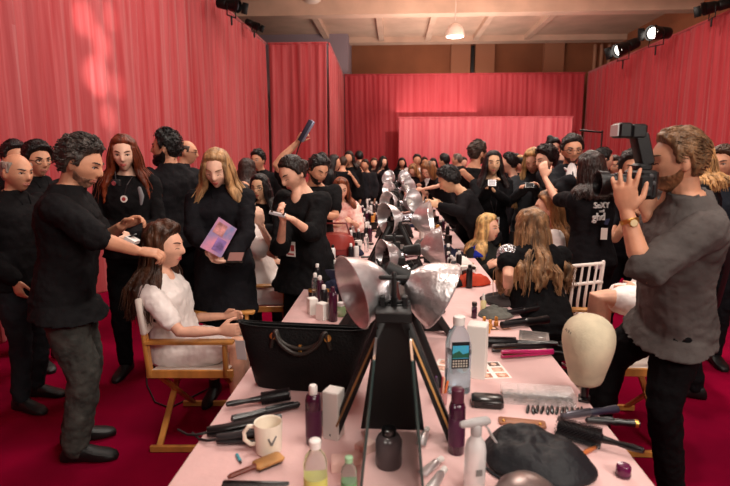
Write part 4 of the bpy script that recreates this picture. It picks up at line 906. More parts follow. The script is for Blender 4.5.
# things just behind the handbag
bottle(T_(333, 321), CYL, plum, CAPS, plum, 'tall plum bottle just behind the handbag', sc=.95)
for i_, (x_, y_) in enumerate(((322, 318), (341, 316), (347, 311))): bottle(T_(x_, y_), [(.003, 0), (.026, 0), (.03, .006), (.03, .045), (.022, .058), (.018, .062)], M('green_glass', (150, 178, 130), .08, alpha=.6), [(.02, .058), (.021, .06), (.021, .078), (.002, .08)], silv, ['greenish glass jar left of the tall plum bottle behind the handbag', 'greenish glass jar right of the tall plum bottle behind the handbag', 'greenish glass jar closest to the large left clamp lamp'][i_], 'jar', 'jar')
p = T_(338, 290); root = thing('makeup_tray', 'dark open makeup tray with tilted lid behind the handbag', 'tray', p, .1); m = MB(); m.box((-.12, -.08, 0), (.12, .08, .03), .006); obj('tray', m, dkpl, root); m = MB(); m.box((-.12, .08, .02), (.12, .092, .12), .004); obj('lid', m, M('navy_grip', (36, 34, 52), .4), root)
for i_ in range(8): m = MB(); m.lathe([(.001, .03), (.02, .03), (.02, .033), (.001, .033)], (-.085+.057*(i_ % 4), -.035+.06*(i_//4), 0), 14); obj('pan', m, M('pan_%d' % (i_ % 4), [(206, 140, 120), (170, 96, 84), (224, 190, 170), (120, 70, 60)][i_ % 4], .7), root)
sheet(T_(350, 272), .16, .14, -.1, 'blank white papers stacked beside the dark makeup tray', (1, 1))
# handbag
a, b = T_(249, 388), T_(357, 398); c = (a+b)/2; c.y += .07; root = thing('handbag', 'black leather tote handbag standing on the table', 'handbag', c, math.atan2(b.y-a.y, b.x-a.x)*.6); lea = M('black_leather', (12, 11, 12), .55, var=.15, vs=8, bump=.18, bs=120, spec=.25)
Wb = (b-a).length/2*.92; m = MB(); rs = []
for z, w, d in ((0, Wb*.97, .055), (.012, Wb*1.0, .06), (.10, Wb*1.12, .06), (.19, Wb*1.26, .045), (.235, Wb*1.34, .030), (.232, Wb*1.30, .022), (.15, Wb*1.1, .03)):
    rs.append([V((math.copysign(abs(math.cos(t))**.4, math.cos(t))*w, math.copysign(abs(math.sin(t))**.7, math.sin(t))*d, z+.012*(abs(math.cos(t))**3 if z > .15 else 0))) for t in [2*PI*i/40 for i in range(40)]])
m.rings(rs); bd = obj('body', m, lea, root)
m = MB(); m.tube([(math.copysign(abs(math.cos(t))**.4, math.cos(t))*Wb*1.34, math.copysign(abs(math.sin(t))**.7, math.sin(t))*.031, .236+.012*abs(math.cos(t))**3) for t in [2*PI*i/40 for i in range(41)]], .003, 6, False); obj('piping', m, lea, bd)
for y in (-.058, -.046):
    m = MB(); x0 = Wb*.52; m.tube(smooth_path([(-x0-.012, y*.9, .17), (-x0, y, .215), (-x0+.01, y*1.2, .24), (-x0*.75, y*1.35, .19 if y < 0 else .27), (0, y*1.4, .145 if y < -.05 else .165), (x0*.75, y*1.35, .19 if y < 0 else .27), (x0-.01, y*1.2, .24), (x0, y, .215), (x0+.012, y*.9, .17)]), .0075, 10); hn = obj('handle', m, M('handle_leather', (44, 38, 34), .4), root)
    for s in (1, -1): m = MB(); m.lathe([(.010, -.003), (.013, 0), (.010, .003)], (s*(x0+.002), y*1.0-.003, .212), 12, (V((1, 0, 0)), V((0, 0, 1)), V((0, 1, 0)))); obj('ring', m, gold, hn)
m = MB(); m.box((-.006, -.066, .155), (.006, -.055, .185), .002); obj('zip_pull', m, gold, root)
m = MB(); m.box((-.022, -.001, -.075), (.022, .001, .0), .002).xf(Matrix.Translation((-Wb*1.2, -.062, .19)) @ Matrix.Rotation(-.25, 4, 'Z') @ Matrix.Rotation(-.1, 4, 'Y')); obj('price_tag', m, M('grey_card', (176, 172, 172), .5), root)
# ------------------------------------------------------------------ chairs
cw = M('chair_wood', (196, 134, 66), .45, var=.25, vs=7, stretch=(1, 1, .3), coat=.2); canvas_w = M('white_canvas', (226, 214, 204), .8, bump=.15, bs=120); canvas_r = M('red_canvas', (120, 20, 34), .8, bump=.15, bs=120); canvas_b = M('black_canvas', (22, 20, 22), .8, bump=.15, bs=120)
def director_chair(x, y, rz, lab, back=canvas_w, seat=canvas_w, zs=.47, tab=None):
    root = thing('director_chair', lab, 'chair', (x, y, 0), rz, 'folding wooden director chairs'); w, d = .27, .21
    for s in (1, -1):
        m = MB(); m.bar((s*w, -d-.02, zs+.17), (s*w, d+.04, zs+.17), .055, .02, bev=.006); obj('armrest', m, cw, root)
        m = MB(); m.bar((s*w, -d, zs-.02), (s*w, -d-.03, zs+.40), .022, .045, (1, 0, 0), .004); obj('back_post', m, cw, root)
        m = MB(); m.bar((s*w, d-.01, zs-.02), (s*w, d-.01, zs+.165), .022, .035, (1, 0, 0), .004); obj('arm_post', m, cw, root)
        m = MB(); m.bar((s*w, -d-.02, zs-.01), (s*w, d+.03, zs-.01), .024, .045, (1, 0, 0) if False else (0, 0, 1), .004); obj('seat_rail', m, cw, root)
        m = MB(); m.bar((s*w, -d-.03, .02), (s*w, d+.04, .02), .024, .035, bev=.004); obj('floor_runner', m, cw, root)
        for y_ in (d-.03, -d+.03):
            m = MB(); m.bar((s*w*.98, y_+s*.010, zs-.02), (-s*w*.98, y_+s*.010, .03), .018, .034, (0, 1, 0), .003); obj('leg', m, cw, root)
    m = MB(); m.tube([(-w, d+.01, .14), (w, d+.01, .14)], .011, 8); obj('foot_bar', m, cw, root)
    m = MB(); rs = []
    for i in range(9):
        u = i/8; x_ = -w+2*w*u; sg = -.03*math.sin(PI*u); rs.append([V((x_, -d+.01, zs+.008+sg)), V((x_, d, zs+.008+sg)), V((x_, d, zs+.014+sg)), V((x_, -d+.01, zs+.014+sg))])
    m.rings(rs); obj('seat', m, seat, root)
    m = MB(); rs = []
    for i in range(9):
        u = i/8; x_ = -w-.012+(2*w+.024)*u; sg = -.03*math.sin(PI*u); rs.append([V((x_, -d-.012+sg, zs+.22)), V((x_, -d+.006+sg, zs+.22)), V((x_, -d-.022+sg, zs+.41)), V((x_, -d-.042+sg, zs+.41))])
    m.rings(rs)
    for s in (1, -1): m.bar((s*w, -d-.012, zs+.215), (s*w, -d-.031, zs+.415), .032, .055, (1, 0, 0), .008)
    obj('backrest', m, back, root); return root
c1 = at(205, 370, 2.88)
director_chair(c1.x, 2.88, -PI/2+.06, 'wooden director chair with white canvas under the long haired model')
c2 = at(262, 300, 3.95)
director_chair(c2.x, 4.0, -PI/2+.1, 'wooden director chair with red seat behind the woman holding the sheet', canvas_b, canvas_r, .50)
director_chair(1.32, 2.97, PI/2, 'wooden director chair behind the mannequin head, partly hidden', canvas_w, canvas_w, .50)
c4 = at(500, 300, 4.3)
director_chair(c4.x+.12, 4.7, PI*.62, 'wooden director chair with its arm beside the smiling seated blonde woman', canvas_b, canvas_b, .5)
c5 = at(535, 330, 3.25)
r5 = thing('stool', 'black stool under the seated blonde woman in black', 'stool', (c5.x+.02, 3.1, 0)); m = MB(); m.lathe([(.01, .44), (.16, .44), (.17, .45), (.17, .48), (.01, .49)], n=24); obj('seat', m, canvas_b, r5)
for i in range(4): t = PI/4+i*PI/2; m = MB(); m.tube([(.10*math.cos(t), .10*math.sin(t), .44), (.16*math.cos(t), .16*math.sin(t), .012)], .011, 8); obj('leg', m, M('black_metal'), r5)
# white chiavari chair
cx = at(574, 262, 3.3); cx = V((cx.x-.2*math.sin(.4), 3.3+.2*math.cos(.4), 0)); wp = M('white_chair_paint', (226, 214, 208), .4)
root = thing('chiavari_chair', 'white slatted banquet chair to the right of the blonde woman in black', 'chair', (cx.x, cx.y, 0), .40); root.scale = (1.03, 1.03, 1.03); w = .19
for s in (1, -1):
    m = MB(); m.tube([(s*w, -.2, 0), (s*w, -.19, .45), (s*(w+.005), -.23, .93)], [.012, .015, .012], 10)
    for z in (.12, .3, .55, .68, .8): m.lathe([(.012, z-.012), (.019, z-.006), (.019, z+.006), (.012, z+.012)], (s*w, -.19-.0022*max(0, (z-.45)*37), 0), 10, cap=False)
    obj('back_post', m, wp, root); m = MB(); m.tube([(s*(w+.01), .2, 0), (s*(w+.01), .19, .45)], [.011, .015], 10); obj('leg', m, wp, root)
for z in (.92, .80, .60): m = MB(); m.tube([(-w, -.19-.08*(z-.45), z), (0, -.205-.08*(z-.45), z+.004), (w, -.19-.08*(z-.45), z)], .011, 8); obj('back_rail', m, wp, root)
for i in range(6): x = -w+.055+i*(2*w-.11)/5; m = MB(); m.tube([(x, -.205-.012, .60), (x, -.218, .7), (x, -.205-.037, .92)], [.006, .009, .006], 8); obj('spindle', m, wp, root)
m = MB(); m.box((-w-.02, -.21, .44), (w+.02, .22, .47), .012); obj('seat', m, wp, root)
for z in (.15, .27):
    for s in (1, -1): m = MB(); m.tube([(s*w, -.19, z), (s*w, .19, z)], .008, 8); obj('stretcher', m, wp, root)
    m = MB(); m.tube([(-w, .19, z+.03), (w, .19, z+.03)], .008, 8); obj('stretcher', m, wp, root)
heap(V((cx.x-.02, cx.y+.02, 0)), .20, .17, .13, .5, 'pink towel bundled on the white slatted chair', cloth((226, 112, 140)), 'pink_towel', 'towel', 41, .486)
# ------------------------------------------------------------------ people
BLK = (20, 18, 20); BLK2 = (28, 26, 29); CH = (44, 42, 46)
tr = lambda c=(18, 17, 20), **k: dict(kind='trousers', c=c, **k)
sk = lambda c=(18, 16, 19), hem=.5, **k: dict(kind='skirt', c=c, hem=hem, **k)
jk = lambda c=BLK, **k: dict(dict(c=c, sleeve=1.0, hem=-.14, collar=1, name='jacket'), **k)
ts = lambda c=BLK, **k: dict(dict(c=c, sleeve=.34, hem=-.12, name='t_shirt'), **k)
sh = lambda h, c, **k: dict(dict(s=h, c=c), **k)
BRN = (44, 28, 20); DK = (20, 15, 14); BLO = (168, 134, 98); DBL = (140, 98, 62); RED = (104, 44, 22); GRY = (74, 66, 60)
plaid = M('plaid_wool', (58, 58, 54), .85, var=.35, vs=16, bump=.25, bs=40)
# left side
P1 = person('man with wavy dark grey hair in black shirt styling the seated model', (81, 163), 2.62, 72, look=84, pitch=20, lean=7, H=1.80, R=(137, 251, 2.52), Re=(97, 238, 2.40), L=(122, 226, 2.72), Le=(104, 240, 2.9), Rd=(1, .25, -.15), Ld=(.8, .1, .35), Rn=(0, .3, -1), Ln=(.2, -.5, -.8), curl=.75,
            skin='m', hair=sh('short', (66, 58, 54), t=.028, am=.6, f=26, n=600, wild=.6, lift=.5), top=jk((24, 23, 25), sleeve=.52, hem=-.2, hemz=.79, name='shirt', flare=.035, ex=.022), bottom=dict(kind='trousers', c=plaid, loose=.012), beard=dict(c=(156, 116, 96), t=.001))
P2 = person('older balding man in black jacket at the left edge of the photo', (17, 172), 3.1, 96, look=108, pitch=8, lean=3, skin='m', hair=sh('short', (150, 138, 128), t=.010, bald=.7), top=jk(), bottom=tr((34, 36, 40)), R=(15, 279, 2.95), Rd=(.15, .05, -1), curl=.5)
P3 = person('man in glasses and black behind the balding man', (38, 160), 3.75, 112, look=120, skin='m', hair=sh('short', DK, t=.03), top=jk(), bottom=tr(), glasses='d')
P3b = person('dark capped person mostly hidden behind the balding man', (15, 157), 4.05, 120, skin='m', hair=sh('short', (26, 18, 20), t=.024), top=jk(), bottom=tr())
P4 = person('standing woman with long auburn hair, round badge and grey ribbon', (124, 153), 3.6, 168, look=160, pitch=13, fem=True, skin='p', hair=sh('long', RED, t=.018, len=.22, part=.0, front=52), top=jk(BLK, hem=-.1, collar=0, name='sweater'), bottom=tr((14, 13, 15)), lean=2, smile=True, R=(112, 236, 3.4), L=(132, 236, 3.4), curl=.6)
P5 = person('tall bearded man in black sweater looking left', (166, 148), 4.1, -55, look=-100, pitch=0, lean=2, skin='m', hair=sh('short', (20, 16, 16), t=.026, am=.6, f=30, wild=1.2, lift=.6), beard=dict(c=(22, 17, 17), t=.016, len=.035), top=jk(BLK2, collar=(60, 60, 62)), bottom=tr())
P6 = person('balding man in glasses just behind the tall bearded man', (187, 152), 5.3, 60, look=78, skin='m', hair=sh('short', (60, 44, 38), t=.010, bald=.75), glasses='d', top=jk((40, 38, 42)), bottom=tr())
P7 = person('blonde woman in black coat looking down at a shiny sheet', (217, 168), 3.2, 172, look=176, pitch=26, roll=-3, fem=True, lean=4, skin='p', hair=sh('long', (168, 128, 88), t=.016, len=.20, part=-.012, front=46, wave=.008), eyes='down',
            top=jk((22, 21, 25), hemz=.60, flare=.03, collar=1, name='coat', ex=.02), bottom=sk((20, 18, 22), .55), R=(206, 246, 2.98), Re=(192, 232, 3.12), L=(231, 259, 2.98), Le=(246, 236, 3.12), Rd=(.8, -.1, -.5), Ld=(-.8, -.15, -.1), Ln=(0, -.2, 1), Rn=(.2, -.6, .6), curl=.7, smile=True)
P8 = person('seated model with long brown hair in white robe on the wooden chair', (165, 246), 2.80, 88, look=92, pitch=4, lean=9, fem=True, seat=True, skin='l', H=1.72, pel=(178, 347, 2.86), eyes='down', hair=sh('long', (66, 40, 26), t=.034, len=.27, front=76, wave=.02, am=.5), R=(219, 331, 2.62), Re=(180, 332, 2.55), L=(224, 316, 3.05), Le=(188, 318, 3.1), Rd=(1, .1, .05), Ld=(1, 0, .1), curl=.5,
            top=dict(c=M('white_satin', (236, 226, 222), .35, var=.06, vs=4, bump=.25, bs=18, sheen=.2), sleeve=.36, hem=-.1, name='robe', robe=.72, ex=.015, boxy=1), bottom=None, shoes=(60, 40, 30), Rk=(237, 345, 2.76), Lk=(238, 342, 2.96), vneck=True)
P9 = person('seated model in white robe raising her hand, face hidden behind the blonde woman', (240, 200), 3.95, 95, look=80, pitch=5, fem=True, seat=True, H=1.72, lean=4, skin='p', hair=sh('long', BRN, t=.02, len=.2), R=(261, 226, 3.75), Re=(277, 256, 3.72), Rd=(-.12, 0, 1), Rn=(-.4, .9, 0), curl=.25, L=(280, 262, 4.1),
            top=dict(c=MATS['white_satin'], sleeve=.34, hem=-.1, name='robe', robe=.8, ex=.028, boxy=2), shoes=(60, 40, 30), pel=(262, 288, 4.0))
P10 = person('smiling woman in glasses with black hair, beside the woman using a phone', (260, 187), 4.5, 186, look=190, pitch=8, fem=True, lean=4, skin='a', hair=sh('long', (18, 14, 15), t=.016, len=.2, part=.0, front=50), glasses='w', top=jk(BLK, collar=0, name='sweater'), bottom=tr(), smile=True, R=(250, 232, 4.2), L=(266, 228, 4.2))
P11 = person('woman with dark hair seen from behind near the coral drape', (247, 170), 5.6, 10, fem=True, lean=2, skin='m', hair=sh('long', (48, 26, 20), t=.024, len=.2, front=60), top=jk(BLK, collar=0), bottom=tr(), R=(250, 190, 5.4))
P12 = person('dark haired man facing the camera between two women on the left', (258, 160), 6.4, 195, skin='m', hair=sh('short', DK, t=.03), top=jk(), bottom=tr())
P13 = person('woman in black tunic with pulled back hair typing on a phone', (293, 173), 3.45, 205, look=222, pitch=30, roll=3, fem=True, lean=5, skin='l', hair=sh('bun', (34, 22, 18), t=.014, am=.15, at=(0, -.10, .0)), eyes='down', top=jk((20, 19, 21), sleeve=.62, hemz=.72, flare=.05, collar=0, ex=.03, name='tunic'), bottom=tr(), vneck=True,
             R=(283, 221, 3.08), Re=(280, 250, 3.3), L=(292, 219, 3.08), Le=(312, 234, 3.25), Rd=(-.15, -.25, .55), Ld=(-.75, -.3, .35), Rn=(.5, -.2, .6), Ln=(-.1, -.3, 1), curl=.8)
badge(P13, .28, .01, .17, .075, .10)
P14 = person('dark bearded man with arm raised holding a hair straightener', (318, 170), 4.4, 170, look=140, pitch=26, roll=-6, lean=10, skin='m', hair=sh('short', (18, 14, 14), t=.032), beard=dict(c=(40, 28, 26), t=.004), eyes='down', top=ts(), bottom=tr(), R=(297, 143, 4.25), Re=(276, 164, 4.2), Rd=(.55, 0, .8), Rn=(.6, -.5, -.5), curl=1.0, L=(322, 215, 4.1))
P15 = person('seated woman with red brown hair in a pale pink printed robe', (341, 189), 5.6, 165, look=170, pitch=15, fem=True, seat=True, H=1.66, lean=3, skin='l', hair=sh('long', (120, 62, 36), t=.02, len=.16, front=55), top=dict(c=M('pink_print', (232, 186, 176), .7, var=.35, vs=14, dark=(206, 120, 110)), sleeve=.5, hem=-.1, name='robe', robe=.8, ex=.025), shoes=(40, 30, 30), R=(334, 226, 5.3), L=(352, 222, 5.3))
# left background
person('man with back turned in black shirt behind the pink robed woman', (343, 163), 9.4, 5, skin='m', hair=sh('short', (60, 40, 30), t=.016), top=ts((22, 20, 24)), bottom=tr(), lean=6, R=(352, 176, 9.2))
person('man in black t-shirt reaching left towards the pink robed woman', (357, 166), 10.4, -70, look=-75, pitch=25, lean=14, skin='t', hair=sh('short', (70, 42, 30), t=.008), top=ts((24, 23, 28)), bottom=tr((40, 42, 50)), R=(347, 183, 10.3), L=(347, 185, 10.1), Le=(362, 185, 10.0))
person('tall person with black hair behind the man reaching left', (359, 157), 11.6, -30, skin='m', hair=sh('short', (14, 12, 13), t=.034), top=jk(), bottom=tr())
person('dark haired woman in black at the left end of the dark red drape', (334, 163), 7.9, 90, fem=True, skin='m', hair=sh('long', (26, 18, 18), t=.02, len=.15), top=jk(BLK, collar=0), bottom=tr())
person('woman with long black hair and dark dress against the dark red drape', (383, 162), 11.2, 150, fem=True, skin='l', hair=sh('long', (18, 14, 15), t=.02, len=.25, front=50), top=jk((26, 20, 24), collar=0), bottom=tr(), R=(377, 174, 11.0))
person('person in dark top stooping by the drape, behind the far lamps', (322, 160), 8.8, 200, skin='m', hair=sh('short', DK, t=.03), top=jk(), bottom=tr())
person('dark haired person between the coral drape and the man reaching left', (349, 158), 9.5, 190, fem=True, skin='m', hair=sh('long', (30, 20, 18), t=.02, len=.12), top=jk(BLK, collar=0), bottom=tr())
person('person with brown hair standing near the far end of the drape return', (374, 163), 12.0, 180, fem=True, skin='l', hair=sh('long', (70, 44, 30), t=.02, len=.2), top=jk((30, 24, 28), collar=0), bottom=tr())
# far right of the table
person('man in white shirt and dark waistcoat far back before the pink drape', (417, 160), 10.5, 175, skin='m', hair=sh('short', DK, t=.02), top=ts((226, 214, 210), sleeve=.9), bottom=tr(), R=(411, 172, 10.2))
person('distant blonde woman bending over the far table', (413, 170), 10.2, 190, look=200, pitch=35, fem=True, lean=18, skin='l', hair=sh('long', (150, 104, 66), t=.024, len=.10, front=44), top=ts((26, 22, 25)), bottom=tr())
person('woman with brown bob leaning over and working, black top', (428, 170), 7.0, -100, look=215, pitch=38, fem=True, lean=38, skin='l', hair=sh('long', (124, 78, 46), t=.024, len=.07, front=44), eyes='down', top=ts((20, 18, 21)), bottom=tr(), L=(423, 189, 6.7), Le=(439, 186, 6.7), R=(420, 187, 6.9))
person('distant woman with dark hair facing the camera before the pink drape', (433, 164), 11.0, 180, fem=True, skin='l', hair=sh('long', (26, 18, 18), t=.02, len=.15, front=50), top=jk(BLK, collar=0), bottom=tr())
person('distant man in dark cap and shirt near the pink drape', (444, 161), 9.0, -60, skin='m', hair=sh('short', (14, 13, 15), t=.028), top=jk((26, 24, 30)), bottom=tr())
person('distant grey haired man behind the hunched woman', (457, 160), 9.9, -70, skin='m', hair=sh('short', (120, 104, 94), t=.02), top=jk(), bottom=tr())
P20 = person('dark haired woman in black hunched over the table, face down', (449, 180), 4.9, -80, look=-85, pitch=34, fem=True, lean=32, skin='a', hair=sh('bun', (18, 14, 15), t=.028, am=.5, at=(.02, -.09, .05)), eyes='down', top=jk((24, 22, 25), collar=0), bottom=tr(), R=(441, 207, 4.9), L=(440, 206, 4.6), Le=(462, 213, 4.6), H=1.66)
P21 = person('tall man in black t-shirt with tousled brown hair turned away', (478, 153), 5.9, 40, look=62, pitch=4, lean=3, skin='m', hair=sh('short', (58, 42, 34), t=.036, am=.6), top=ts((20, 19, 21)), bottom=tr(), L=(478, 186, 5.7), Le=(463, 172, 5.65), Ld=(.8, 0, -.5), beard=dict(c=(70, 50, 42), t=.004))
P22 = person('woman with long straight black hair and badge facing the camera', (493, 163), 5.2, 184, look=182, pitch=4, fem=True, lean=1, skin='a', hair=sh('long', (26, 17, 18), t=.016, len=.30, part=.006, front=48, wave=.004), top=jk((20, 19, 22), collar=0, hemz=.6, name='coat'), bottom=tr(), R=(490, 187, 4.9), Re=(479, 203, 5.05), L=(496, 193, 4.9), Le=(508, 203, 5.05), Rd=(.5, 0, .9), Ld=(-.7, 0, .7), curl=.8)
badge(P22, .20, -.03, .16, .085, .10, tilt=0)
person('dark haired woman in profile looking left in a black top', (509, 163), 6.4, -80, look=-80, fem=True, skin='l', hair=sh('tail', (24, 17, 17), t=.02), top=jk((22, 20, 24), collar=0), bottom=tr(), lean=3)
person('fair haired person far behind the profile woman', (520, 163), 8.5, 180, fem=True, skin='l', hair=sh('long', (190, 146, 98), t=.022, len=.14), top=jk((30, 26, 30), collar=0), bottom=tr())
P24 = person('woman with long blonde hair and grey jacket looking down at a phone', (533, 161), 5.2, 190, look=205, pitch=25, fem=True, lean=4, skin='l', hair=sh('long', (186, 142, 92), t=.02, len=.36, part=.0, front=48, wave=.016), eyes='down', top=jk((52, 54, 58), name='jacket', hemz=.7), bottom=tr(), R=(526, 186, 4.9), L=(533, 187, 4.9), Rd=(.8, 0, .2), Ld=(-.8, 0, .2), curl=.7)
person('dark haired model standing while her hair is arranged by a raised hand', (546, 160), 5.0, -90, look=-110, pitch=12, fem=True, skin='l', hair=sh('up', (26, 18, 18), t=.03, am=.6), top=jk((30, 28, 32), collar=0), bottom=tr(), lean=3, H=1.7)
person('person in black headwear far behind the man in the suit', (553, 148), 7.2, 170, fem=True, skin='l', hair=sh('bun', (20, 15, 16), t=.03, at=(.05, -.02, .13)), top=jk((60, 58, 64), collar=0), bottom=tr(), H=1.72)
person('red haired person behind the shoulder of the man in the suit', (562, 157), 7.8, 180, fem=True, skin='p', hair=sh('short', (150, 70, 40), t=.024), top=ts((200, 150, 140)), bottom=tr())
P26 = person('man in dark suit, tie and glasses with folded arms', (572, 150), 4.6, 188, look=186, pitch=8, skin='m', hair=sh('short', (30, 22, 20), t=.026), glasses='d', lean=0, beard=dict(c=(96, 66, 54), t=.001), top=jk((28, 28, 32), ex=.024, collar=(24, 24, 28), hem=-.16), bottom=tr((26, 26, 30)), R=(570, 181, 4.28), Re=(555, 190, 4.45), L=(560, 190, 4.28), Le=(586, 188, 4.45), Rd=(1, 0, .1), Ld=(-1, 0, -.05), curl=.5)
m = MB(); 
for s in (1, -1): m.tube([P26.T(1.03, s*.058, .0), P26.T(.99, s*.045, .09), P26.T(.95, s*.02, .12)], [.014, .022, .012], 8, True, (P26.Ft, .5))
m.ell(P26.T(.84, 0, .118), (.05, .05, .15), (P26.Rt, P26.Ft, (P26.Ut-P26.Ft*.2).normalized()))
obj('shirt_front', m, M('white_cotton', (230, 222, 220), .7), P26.root, P26.O)
m = MB(); m.tube([P26.T(.965, 0, .128), P26.T(.88, 0, .176), P26.T(.62, 0, .196)], [.016, .018, .024], 8, True, (P26.Ft, .4)); obj('tie', m, M('dark_tie', (22, 22, 30), .5), P26.root, P26.O)
for s, Sh, E, Wp in P26.arms: m = MB(); dd = (Wp-E).normalized(); m.tube([Wp-dd*.03, Wp-dd*.005], .038, 10, False); obj('cuff', m, MATS['white_cotton'], P26.root, P26.O)
P27 = person('woman seen from behind in black lettered t-shirt raising her arm', (590, 170), 3.8, -22, look=-30, pitch=6, fem=True, lean=2, skin='l', hair=sh('long', (44, 28, 24), t=.024, len=.10, front=75, wave=.012), top=ts((22, 20, 23), sleeve=.40, hem=-.06, ex=.014), bottom=tr((20, 19, 22)), L=(545, 178, 4.1), Le=(556, 199, 3.95), Ld=(-.15, .2, 1), Ln=(.3, .8, 0), curl=.35, R=(576, 203, 4.15))
def on_back(S, t, x, off): c = S.T(t, x, -off); n = -S.Ft; r = S.Rt; u = n.cross(r); return Matrix(((r.x, u.x, n.x, c.x-S.O.x), (r.y, u.y, n.y, c.y-S.O.y), (r.z, u.z, n.z, c.z-S.O.z), (0, 0, 0, 1)))
wp_ = M('white_print', (206, 202, 200), .6)
text_mesh('SeXY', .058, 'lettering', wp_, P27.root, on_back(P27, .825, -.045, .135), .006); text_mesh('and', .026, 'lettering', wp_, P27.root, on_back(P27, .75, -.045, .140), .006); text_mesh('ghd', .075, 'lettering', wp_, P27.root, on_back(P27, .67, -.07, .140), .006)
m = MB(); m.add([P27.T(.02, x, -.165)+V((0, 0, z)) for x, z in ((-.10, -.03), (-.03, -.035), (-.03, .02), (-.10, .02))]+[P27.T(.02, x, -.15)+V((0, 0, z)) for x, z in ((-.10, -.03), (-.03, -.035), (-.03, .02), (-.10, .02))], [(0, 1, 2, 3), (7, 6, 5, 4), (0, 4, 5, 1), (1, 5, 6, 2), (2, 6, 7, 3), (3, 7, 4, 0)]); obj('pocket_badge', m, M('badge_mix', (190, 170, 180), .5, var=.5, vs=60), P27.root, P27.O, False)
P28 = person('photographer in black half hidden behind the camera of the grey shirted man', (632, 168), 4.25, 200, look=195, pitch=4, skin='m', hair=sh('short', (32, 24, 24), t=.034), top=ts((20, 19, 24)), bottom=tr(), R=(630, 213, 3.95), Re=(616, 240, 4.0), L=(640, 213, 3.95))
m = MB(); m.tube([P28.T(1.0, -.03, .05), at(613, 205, 3.95), at(606, 224, 3.6)], .013, 8, True, ((1, 0, 0), .3)); obj('camera_strap', m, M('navy_strap', (34, 38, 66), .7), P28.root, P28.O)
m = MB(); q = at(604, 233, 3.6); m.box((q.x-.022, q.y-.004, q.z-.045), (q.x+.022, q.y-.001, q.z+.035), .001); obj('white_tag', m, M('card_230', (226, 222, 220), .5), P28.root, P28.O)
# the grey shirted photographer
P29 = person('photographer in grey shirt with slicked blond hair raising his camera', (677, 161), 2.25, -84, look=-82, pitch=6, lean=3, H=1.84, pel=(673, 318, 2.34), skin='m', hair=sh('short', (122, 90, 62), t=.022, n=600, am=.35, f=24, rec=.006), beard=dict(c=(128, 86, 58), t=.004), top=jk((86, 80, 78), sleeve=.56, hem=-.22, hemz=.825, name='shirt', flare=.022, ex=.022), bottom=tr((16, 15, 17)), eyes='down',
             spread=.8, L=(627, 213, 2.05), Le=(644, 274, 1.98), Ld=(-.16, .0, 1), Ln=(.55, .85, 0), R=(648, 215, 2.32), Re=(664, 268, 2.45), Rd=(-.2, 0, 1), Rn=(-.2, -1, 0), curl=[.35, [.22, .25, .3, .4]], Rk=(612, 362, 2.48), Rf=V((.99, 2.5, .085)), Lf=V((1.30, 2.28, .085)), Lk=(664, 405, 2.2))
w0 = P29.arms[1][3]; d0 = (P29.arms[1][2]-w0).normalized(); wt = MB(); c = w0+d0*.035; ax = frame(d0); wt.lathe([(.0315, -.009), (.034, -.009), (.034, .009), (.0315, .009)], c, 24, ax, False); root = obj('watch_strap', wt, gold, P29.root, P29.O, mods=())
wt = MB(); fc = c+V((0, -.034, 0)); wt.lathe([(.001, -.004), (.017, -.004), (.018, 0), (.016, .005), (.001, .006)], fc, 24, (V((1, 0, 0)), V((0, 0, 1)), V((0, -1, 0)))); w2 = obj('watch_case', wt, gold, P29.root, P29.O)
wt = MB(); wt.lathe([(.001, .0062), (.0135, .0062), (.0135, .007), (.001, .0075)], fc, 24, (V((1, 0, 0)), V((0, 0, 1)), V((0, -1, 0)))); obj('watch_dial', wt, M('cream_dial', (226, 204, 160), .3), w2, P29.O)
m = MB(); pts = [P29.T(1.02, -.085, .0), P29.T(.9, -.10, -.10), P29.T(.5, -.06, -.155), P29.T(.1, .0, -.165), P29.T(-.1, .06, -.16)]; m.tube(pts, .016, 8, True, ((0, 0, 1), .25)); obj('camera_strap', m, rub, P29.root, P29.O)
# his camera with a flash on a bracket
cc = at(640, 182, 2.17); root = thing('camera', 'black camera with long lens and bracket flash held by the grey shirted man', 'camera', cc); camb = M('camera_black', (17, 16, 18), .42, bump=.1, bs=200)
m = MB(); m.box((-.035, -.075, -.06), (.035, .075, .045), .012); m.box((-.03, -.035, .04), (.03, .035, .07), .012); m.box((-.045, -.085, -.055), (.02, -.05, .03), .014); obj('body', m, camb, root)
m = MB(); AXL = (V((0, 1, 0)), V((0, 0, 1)), V((-1, 0, 0))); m.lathe([(.03, .03), (.038, .04), (.038, .07), (.042, .072), (.042, .095), (.038, .097), (.038, .115), (.047, .12), (.049, .155), (.045, .155), (.040, .13), (.005, .125)], (0, 0, -.008), 28, AXL); ln = obj('lens', m, camb, root)
m = MB(); m.lathe([(.001, .127), (.039, .127), (.039, .129), (.001, .131)], (0, 0, -.008), 24, AXL); obj('front_glass', m, M('lens_glass', (30, 24, 44), .05, coat=1), ln)
m = MB(); m.lathe([(.0425, .078), (.0435, .079), (.0435, .083), (.0425, .084)], (0, 0, -.008), 24, AXL); obj('gold_ring', m, gold, ln)
m = MB(); f0 = at(632, 134, 2.15)-cc; m.bar((0.015, 0, .06), (f0.x+.035, 0, f0.z-.01), .06, .05, (1, 0, 0), .008); m.box((f0.x-.005, -.035, f0.z-.03), (f0.x+.055, .035, f0.z+.022), .01); fl = obj('flash_body', m, camb, root)
m = MB(); m.box((f0.x-.05, -.04, f0.z-.028), (f0.x-.002, .04, f0.z+.026), .008); obj('flash_head', m, camb, fl)
m = MB(); m.box((f0.x-.054, -.034, f0.z-.022), (f0.x-.049, .034, f0.z+.02), .002); obj('flash_window', m, M('flash_window', (215, 215, 215), .2), fl)
root.scale = (1.08, 1.1, 1.08)
m = MB()
